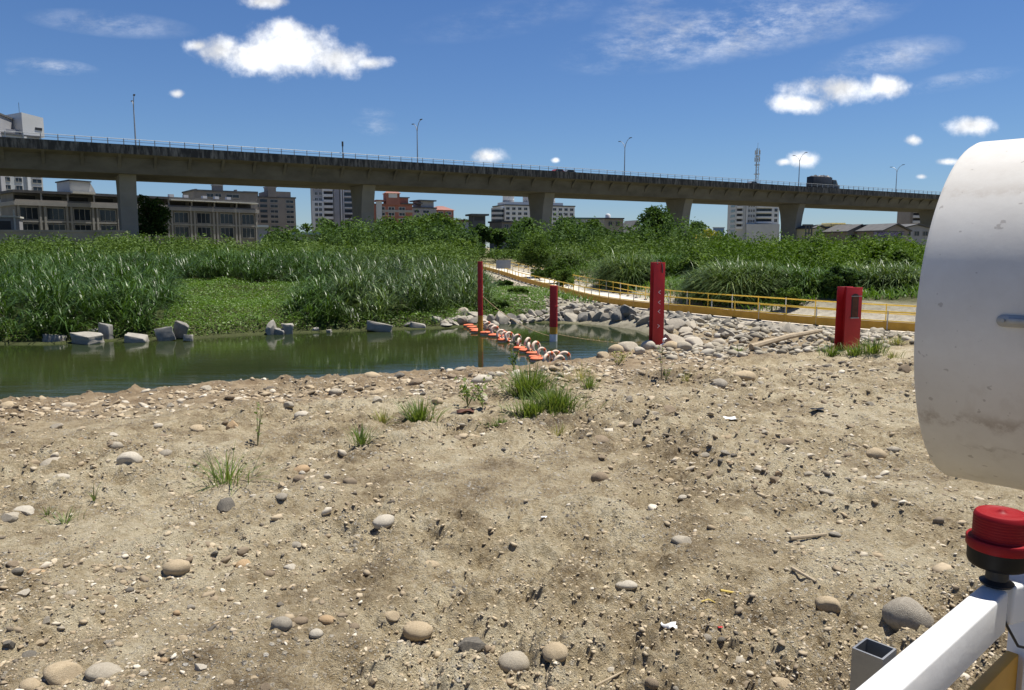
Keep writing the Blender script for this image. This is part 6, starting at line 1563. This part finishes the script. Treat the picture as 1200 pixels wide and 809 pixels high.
def acc3(x, y, g):
    dc, _ = seg_dist(x, y, PC); return (~inside(x, y, RIVER)) & (dc > PW / 2 + .25) & (g.uniform(size=len(x)) < .75 + 1.2 * fbm(x * .6, y * .6, 3, 66))
scatter_stones(2600, None, None, None, [pebble_mesh(2, 600 + k, .25, .62, .75, 5) for k in range(8)], 'rubble', 'pale broken rubble heaped between the causeway and the riverbed', m2, acc3, 8, .3, .34, rub)
def rub2(g, n):
    px = g.uniform(770, 1085, n); py = g.uniform(386, 424, n); xx = (px - CX) / FPX; u = (CY - py) / FPX; dy = cp + u * sp; dz = -sp + u * cp; t = (-.5 - EYE) / dz
    return xx * t, dy * t, g.uniform(.03, .09, n) * (1 + g.exponential(.5, n))
scatter_stones(1500, None, None, None, [pebble_mesh(2, 620 + k, .2, .6, .8, 2) for k in range(8)], 'rubble', 'pale river pebbles around the stout red column', m2, acc3, 9, .3, .2, rub2)

def shore(g, n):
    px = np.concatenate([g.uniform(560, 860, n // 2), g.uniform(0, 560, n - n // 2)]); lip = np.interp(px, [a for a, _ in NEAR_PX], [b for _, b in NEAR_PX])
    py = lip + 2 + np.abs(g.normal(0, 20, n)); xx = (px - CX) / FPX; u = (CY - py) / FPX; dy = cp + u * sp; dz = -sp + u * cp; t = (-.4 - EYE) / dz
    return xx * t, dy * t, g.uniform(.022, .055, n) * (1 + g.exponential(.5, n))
def acc4(x, y, g): return (~inside(x, y, RIVER)) & (g.uniform(size=len(x)) < .55 + 1.3 * fbm(x * .7, y * .7, 3, 88) + .25 * (x > -1))
scatter_stones(3600, None, None, None, MIDP, 'gravel', 'pale pebbles gathered along the near shore', M['gravel'], acc4, 12, .42, .16, shore)
# --- boulders: riprap under the causeway
SM['riprap'] = noisy('stone_riprap', (.22,.195,.15), (.40,.36,.285), 1.6, .9, .4, 9, lo=.3, hi=.7)
SM['block'] = noisy('stone_block', (.15,.145,.13), (.29,.275,.24), 1.6, .9, .4, 9, lo=.3, hi=.7); SM['block pale'] = noisy('stone_block_pale', (.22,.205,.17), (.36,.335,.28), 1.6, .9, .4, 9)
SM['riprap dark'] = noisy('stone_riprap_dark', (.14,.13,.11), (.27,.25,.21), 1.6, .9, .4, 9, lo=.3, hi=.7)
SC['riprap'] = SC['riprap dark'] = None
for c in ('riprap', 'riprap dark'):
    for k in range(10): AM[c, k] = None
BIG = [pebble_mesh(3, 700 + k, .13, .72, .8, 13, (.46, .74)) for k in range(10)]
bm_ = {}
def bigm(c, k):
    if (c, k) not in bm_: bm_[c, k] = static_mesh('boulder', BIG[k], SM[c], sharp=24)
    return bm_[c, k]
GB = 'grey boulders of the causeway embankment'
BL = [('the round red post', 648, 385), ('the tall red post', 769, 395), ('the stout red column', 990, 400), ('the foot of the ramp', 610, 360), ('the bend of the kick board', 700, 362), ('the knotted rope', 720, 395), ('the tan boulder', 873, 440), ('the water corner', 790, 392), ('the dead branch', 900, 402)]
BU = {}
def blabel(px, py, w, c):
    size = 'huge' if w > 34 else 'big' if w > 24 else 'medium' if w > 15 else 'small'
    ds = sorted(BL, key=lambda l: (l[1] - px) ** 2 + ((l[2] - py) * 2) ** 2)
    tone = 'dark grey' if 'dark' in c else 'pale grey'
    for l in ds:
        dx, dy = px - l[1], py - l[2]
        rel = ('left of' if dx < 0 else 'right of') if abs(dx) > 2 * abs(dy) else ('above' if dy < 0 else 'below') if abs(dy) > 2 * abs(dx) else ('above and left of' if dx < 0 else 'above and right of') if dy < 0 else ('below and left of' if dx < 0 else 'below and right of')
        for q in ('just ', '', 'well '):
            d = math.hypot(dx, dy)
            if (q == 'just ') != (d < 22) and q != '' : continue
            s = f"{size} {tone} embankment boulder {q}{rel} {l[0]}"
            if s not in USED: USED.add(s); return s
    for l in ds[1:]:
        for w1 in ('between', 'low between', 'high between'):
            s = f"{size} {tone} boulder {w1} {ds[0][0]} and {l[0]}"
            if s not in USED and (w1 == 'between' or (w1 == 'low between') == (py > ds[0][2])): USED.add(s); return s
    return f"{size} {tone} embankment boulder near {ds[0][0]}"
def boulder(p, w, c, k, label=None, rz=None, tilt=.5, lift=0, hs=1.0, group=GB):
    o = bpy.data.objects.new('boulder', bigm(c, k)); COL.objects.link(o)
    o.scale = (w, w, w * hs); o.rotation_euler = (random.uniform(-tilt, tilt), random.uniform(-tilt, tilt), random.uniform(0, 6.28) if rz is None else rz)
    o.location = (p.x, p.y, p.z + lift); q = to_px(o.location); Y = o.location.y
    tag(o, label or blabel(q[0], q[1], 2 * w * FPX / Y, c), 'boulder', group); return o
g = random.Random(21); nb = 0
# rows of boulders from the waterline up to the path edge
far_np = np.array(far_w[-8:])
def far_pt(s):
    d = np.concatenate([[0], np.cumsum(np.linalg.norm(np.diff(far_np, axis=0), axis=1))]); s = s * d[-1]
    return np.array([np.interp(s, d, far_np[:, 0]), np.interp(s, d, far_np[:, 1])])
placed = []
for it in range(3000):
    if nb >= 222: break
    s = g.random(); a = far_pt(s); dd = np.linalg.norm(PE[:, :2] - a, axis=1); j = int(np.argmin(dd)); e = PE[j, :2] - PN[j] * .6
    f_ = g.random() ** 1.35 * .94; q = a + (e - a) * (f_ - .13); 
    w = g.uniform(.22, .5) * (1.15 if f_ < .4 else .72)
    if any((q[0]-x)**2 + (q[1]-y)**2 < (.47*(w+r_))**2 for x, y, r_ in placed): continue
    zt_ = tz(*q); z = max(zt_, ZW - .1)
    placed.append((q[0], q[1], w)); boulder(Vector((q[0], q[1], z + w * .22)), w, 'riprap dark' if g.random() < .45 else 'riprap', g.randrange(10)); nb += 1
# pale rocks between the posts on the near side
pts = []
for it in range(4000):
    if len(pts) >= 62: break
    px = g.uniform(775, 962); top = np.interp(px, [775, 850, 975], [380, 381, 392]); bot = np.interp(px, [775, 800, 860, 975], [418, 420, 412, 404])
    py = g.uniform(top, bot); p = at(px, py, -.75); p.z = max(tz(p.x, p.y), ZW)
    w = g.uniform(.14, .29) * (1.3 if px < 850 else 1) 
    if any((p.x-x)**2 + (p.y-y)**2 < (.6*(w+r_))**2 for x, y, r_ in pts): continue
    dc, _ = seg_dist(np.array([p.x]), np.array([p.y]), PC)
    if dc[0] < PW/2 + 1.0 + w: continue
    pts.append((p.x, p.y, w)); boulder(Vector((p.x, p.y, p.z + w * .25)), w, g.choice(['riprap', 'riprap', 'pale grey', 'grey', 'pale grey']), g.randrange(10), hs=.8, group='pale rocks between the red posts')
# rounded stones along the shore by the tall post
for k, (px, py, w) in enumerate([(735,416,30),(760,414,18),(786,414,24),(800,417,22),(812,410,26),(722,420,20),(830,415,16),(748,420,16),(706,424,16),(842,408,18)]):
    p = at(px, py, -.6); p.z = tz(p.x, p.y); r_ = w * p.y / FPX / 2
    o = bpy.data.objects.new('boulder', cobm(['pale grey', 'whitish', 'tan'][k % 3], 6 + k % 4)); COL.objects.link(o); o.scale = (r_, r_, r_ * 1.1); o.location = (p.x, p.y, p.z + r_ * .3); o.rotation_euler = (0, 0, g.uniform(-.5, .5))
    tag(o, ['widest', 'small', 'round', 'pale', 'tan', 'flat', 'low', 'little', 'leftmost', 'rightmost'][k] + ' rounded shore boulder ' + ['left of the tall red post', 'at the foot of the tall red post', 'just right of the tall red post', 'two right of the tall red post', 'by the pale rocks', 'under the sprawling weed', 'by the gravel edge', 'in front of the widest one', 'of the shore boulders', 'of the shore boulders'][k], 'boulder', 'rounded boulders on the near shore')
# concrete blocks and rocks at the far waterline
def block_mesh(seed):
    bm = bmesh.new(); bmesh.ops.create_cube(bm, size=2)
    g_ = random.Random(seed)
    for v in bm.verts: v.co = Vector((v.co.x * g_.uniform(.72, 1.05), v.co.y * g_.uniform(.8, 1.05), v.co.z * g_.uniform(.7, 1.05)))
    bmesh.ops.bevel(bm, geom=list(bm.edges), offset=.16, segments=2, affect='EDGES', profile=.6)
    bmesh.ops.triangulate(bm, faces=bm.faces[:]); bmesh.ops.subdivide_edges(bm, edges=bm.edges[:], cuts=2, use_grid_fill=True)
    bmesh.ops.triangulate(bm, faces=bm.faces[:])
    v = np.array([p.co[:] for p in bm.verts]); f = np.array([[q.index for q in p.verts] for p in bm.faces]); bm.free()
    return v * (1 + .26 * n3(v, 1.0, seed) + .10 * n3(v, 3.2, seed + 1))[:, None], f
BLK = [block_mesh(800 + k) for k in range(6)]; bk_ = {}
def blkm(c, k):
    if (c, k) not in bk_: bk_[c, k] = static_mesh('concrete_block', BLK[k], SM[c], sharp=35)
    return bk_[c, k]
def block(px, py, wpx, hpx, label, rx=0, ry=0, rz=0, c='block', name='concrete_block'):
    p = at(px, py, ZW); w = wpx * p.y / FPX; h = hpx * p.y / FPX
    o = bpy.data.objects.new(name, blkm(c, int(px) % 6) if int(px) % 3 else bigm(c, int(px) % 10)); COL.objects.link(o); o.scale = (w * .56, w * .4, h * (.62 if int(px) % 3 else .85)); o.location = (p.x, p.y, ZW + h * .42); o.rotation_euler = (rx + random.uniform(-.2, .2), ry + random.uniform(-.15, .15), rz + random.uniform(-.6, .6))
    tag(o, label, 'concrete block', 'broken concrete blocks at the far waterline')
random.seed(3)
block(64, 401, 22, 10, 'leftmost low concrete block at the far waterline', rz=.1)
block(104, 402, 32, 11, 'low wide concrete block in front of the leaning pair', c='block pale', rz=.05)
block(106, 396, 28, 11, 'tilted concrete block behind the low wide one', ry=-.35, rx=.2)
block(124, 399, 14, 22, 'upright leaning concrete block at the right of the left heap', ry=-.12)
block(160, 401, 24, 9, 'flat pointed slab on the water between the two heaps', ry=.15, c='block pale')
block(194, 399, 18, 14, 'grey block left in the heap below the green slope', ry=-.3)
block(212, 397, 15, 19, 'dark cube block on top of the heap below the green slope', ry=.25, rx=.2, c='riprap dark')
block(221, 400, 10, 8, 'small pale block right in the heap below the green slope', c='block pale')
block(318, 392, 13, 11, 'left half of the pale notched block at the foot of the slope', c='block pale')
block(337, 391.5, 11, 11, 'right half of the pale notched block at the foot of the slope', c='block pale')
block(328, 392, 12, 7, 'low middle of the pale notched block', c='block')
block(369, 389, 9, 6, 'small white block alone in the water', c='block pale'); block(386, 390, 6, 3.5, 'tiny white block right of the small one in the water', c='block pale')
block(446, 388, 28, 9, 'long pale concrete bar in front of the grey reeds', c='block pale'); block(462, 383, 20, 9, 'second grey bar behind the long pale one', c='block')
block(490, 385, 18, 7, 'flat pale slab right of the concrete bars', c='block pale', ry=.2); block(480, 384, 14, 8, 'grey lump beside the flat pale slab'); block(513, 382, 14, 11, 'upright pale block by the last reeds', c='block pale', ry=.2); block(522, 384, 16, 6, 'low pale block by the last reeds', c='block pale'); block(534, 380, 14, 6, 'grey block at the end of the reeds'); block(515, 365, 10, 9, 'pale stone higher up the bank by the last reeds', c='block pale'); block(529, 381, 10, 8, 'rough pale stone beside the end of the reeds', c='block pale')
for px, py, w, c, l in ((546, 378, 30, 'pale grey', 'large pale boulder behind the slim red post'), (622, 376, 24, 'whitish', 'flat white slab at the water below the ramp'), (608, 376, 12, 'riprap', 'grey stone left of the flat white slab'), (640, 374, 14, 'pale grey', 'pale stone beside the round red post'), (597, 378, 12, 'riprap dark', 'dark stone at the water below the low bush')):
    p = at(px, py, ZW); r_ = w * p.y / FPX / 2; boulder(Vector((p.x, p.y, ZW + r_ * .35)), r_, c, int(px) % 10, l, 0.2, .15, 0, 1.0 if w > 28 else .6, 'single boulders at the far waterline')
# dead branch, litter
def stick(p0, p1, r_, mat, name, label, cat, z=.02, bend=0):
    a = on_ground(*p0); b_ = on_ground(*p1); a.z += z; b_.z += z; m_ = (a + b_) / 2 + Vector((0, 0, bend)); m_.z = max(m_.z, tz(m_.x, m_.y) + z)
    q = MB(); q.tube([a, m_, b_], [r_, r_ * .9, r_ * .6], 8); tag(q.build(name, mat, smooth=True), label, cat)
stick((880, 412), (962, 396), .09, M['wood'], 'branch', 'long bleached dead branch lying across the pale rocks', 'branch', .12, .05)
stick((926, 634), (968, 629), .018, M['wood'], 'driftwood', 'flat grey driftwood stick on the dirt at the right', 'driftwood')
stick((928, 668), (956, 684), .014, M['wood'], 'driftwood', 'short curved driftwood stick in front of the longer one', 'driftwood', .015)
stick((698, 806), (731, 789), .007, M['wood'], 'twig', 'pale thin twig near the bottom edge', 'twig', .012)
stick((844, 694), (868, 698), .009, M['yellow_wood'], 'stick', 'longer yellow stick on the dirt', 'stick', .012); stick((822, 707), (838, 708), .006, M['yellow_wood'], 'stick', 'shorter yellow stick on the dirt', 'stick', .01)
def scrap(px, py, w, mat, label, name='scrap', cat='litter', fl=.3, seed=1):
    p = on_ground(px, py); s_ = w * p.y / FPX / 2; g_ = random.Random(seed); q = MB(); v = []; n_ = 5
    for i in range(n_):
        for j in range(n_): v.append(((i/(n_-1)-.5)*2*s_*g_.uniform(.85,1.05), (j/(n_-1)-.5)*1.4*s_*g_.uniform(.85,1.05), s_*fl*g_.uniform(0, 1)))
    q.add(v, [(i*n_+j, (i+1)*n_+j, (i+1)*n_+j+1, i*n_+j+1) for i in range(n_-1) for j in range(n_-1)])
    o = q.build(name, mat, smooth=True); sm = o.modifiers.new('s', 'SOLIDIFY'); sm.thickness = .002; o.location = (p.x, p.y, p.z + .012); tag(o, label, cat)
scrap(855, 493, 18, M['paper'], 'white paper scrap lying on the dirt left of the drum', 'paper_scrap', seed=3)
scrap(638, 608, 9, M['paper'], 'small white scrap on the dry dirt in the centre', 'paper_scrap', seed=4)
scrap(783, 738, 20, M['paper'], 'crumpled whitish scrap near the bottom right', 'paper_scrap', fl=.8, seed=5)
scrap(844, 738, 6, M['red_paint'], 'tiny red scrap between grey stones', 'scrap', fl=.6, seed=6)
scrap(958, 481, 16, M['black_plastic'], 'flat black plastic bit on the dirt left of the drum', 'plastic_scrap', fl=.2, seed=7)
scrap(546, 484, 22, M['rust'], 'dark rusty debris lying below the broad leaved weeds', 'debris', fl=.35, seed=8)
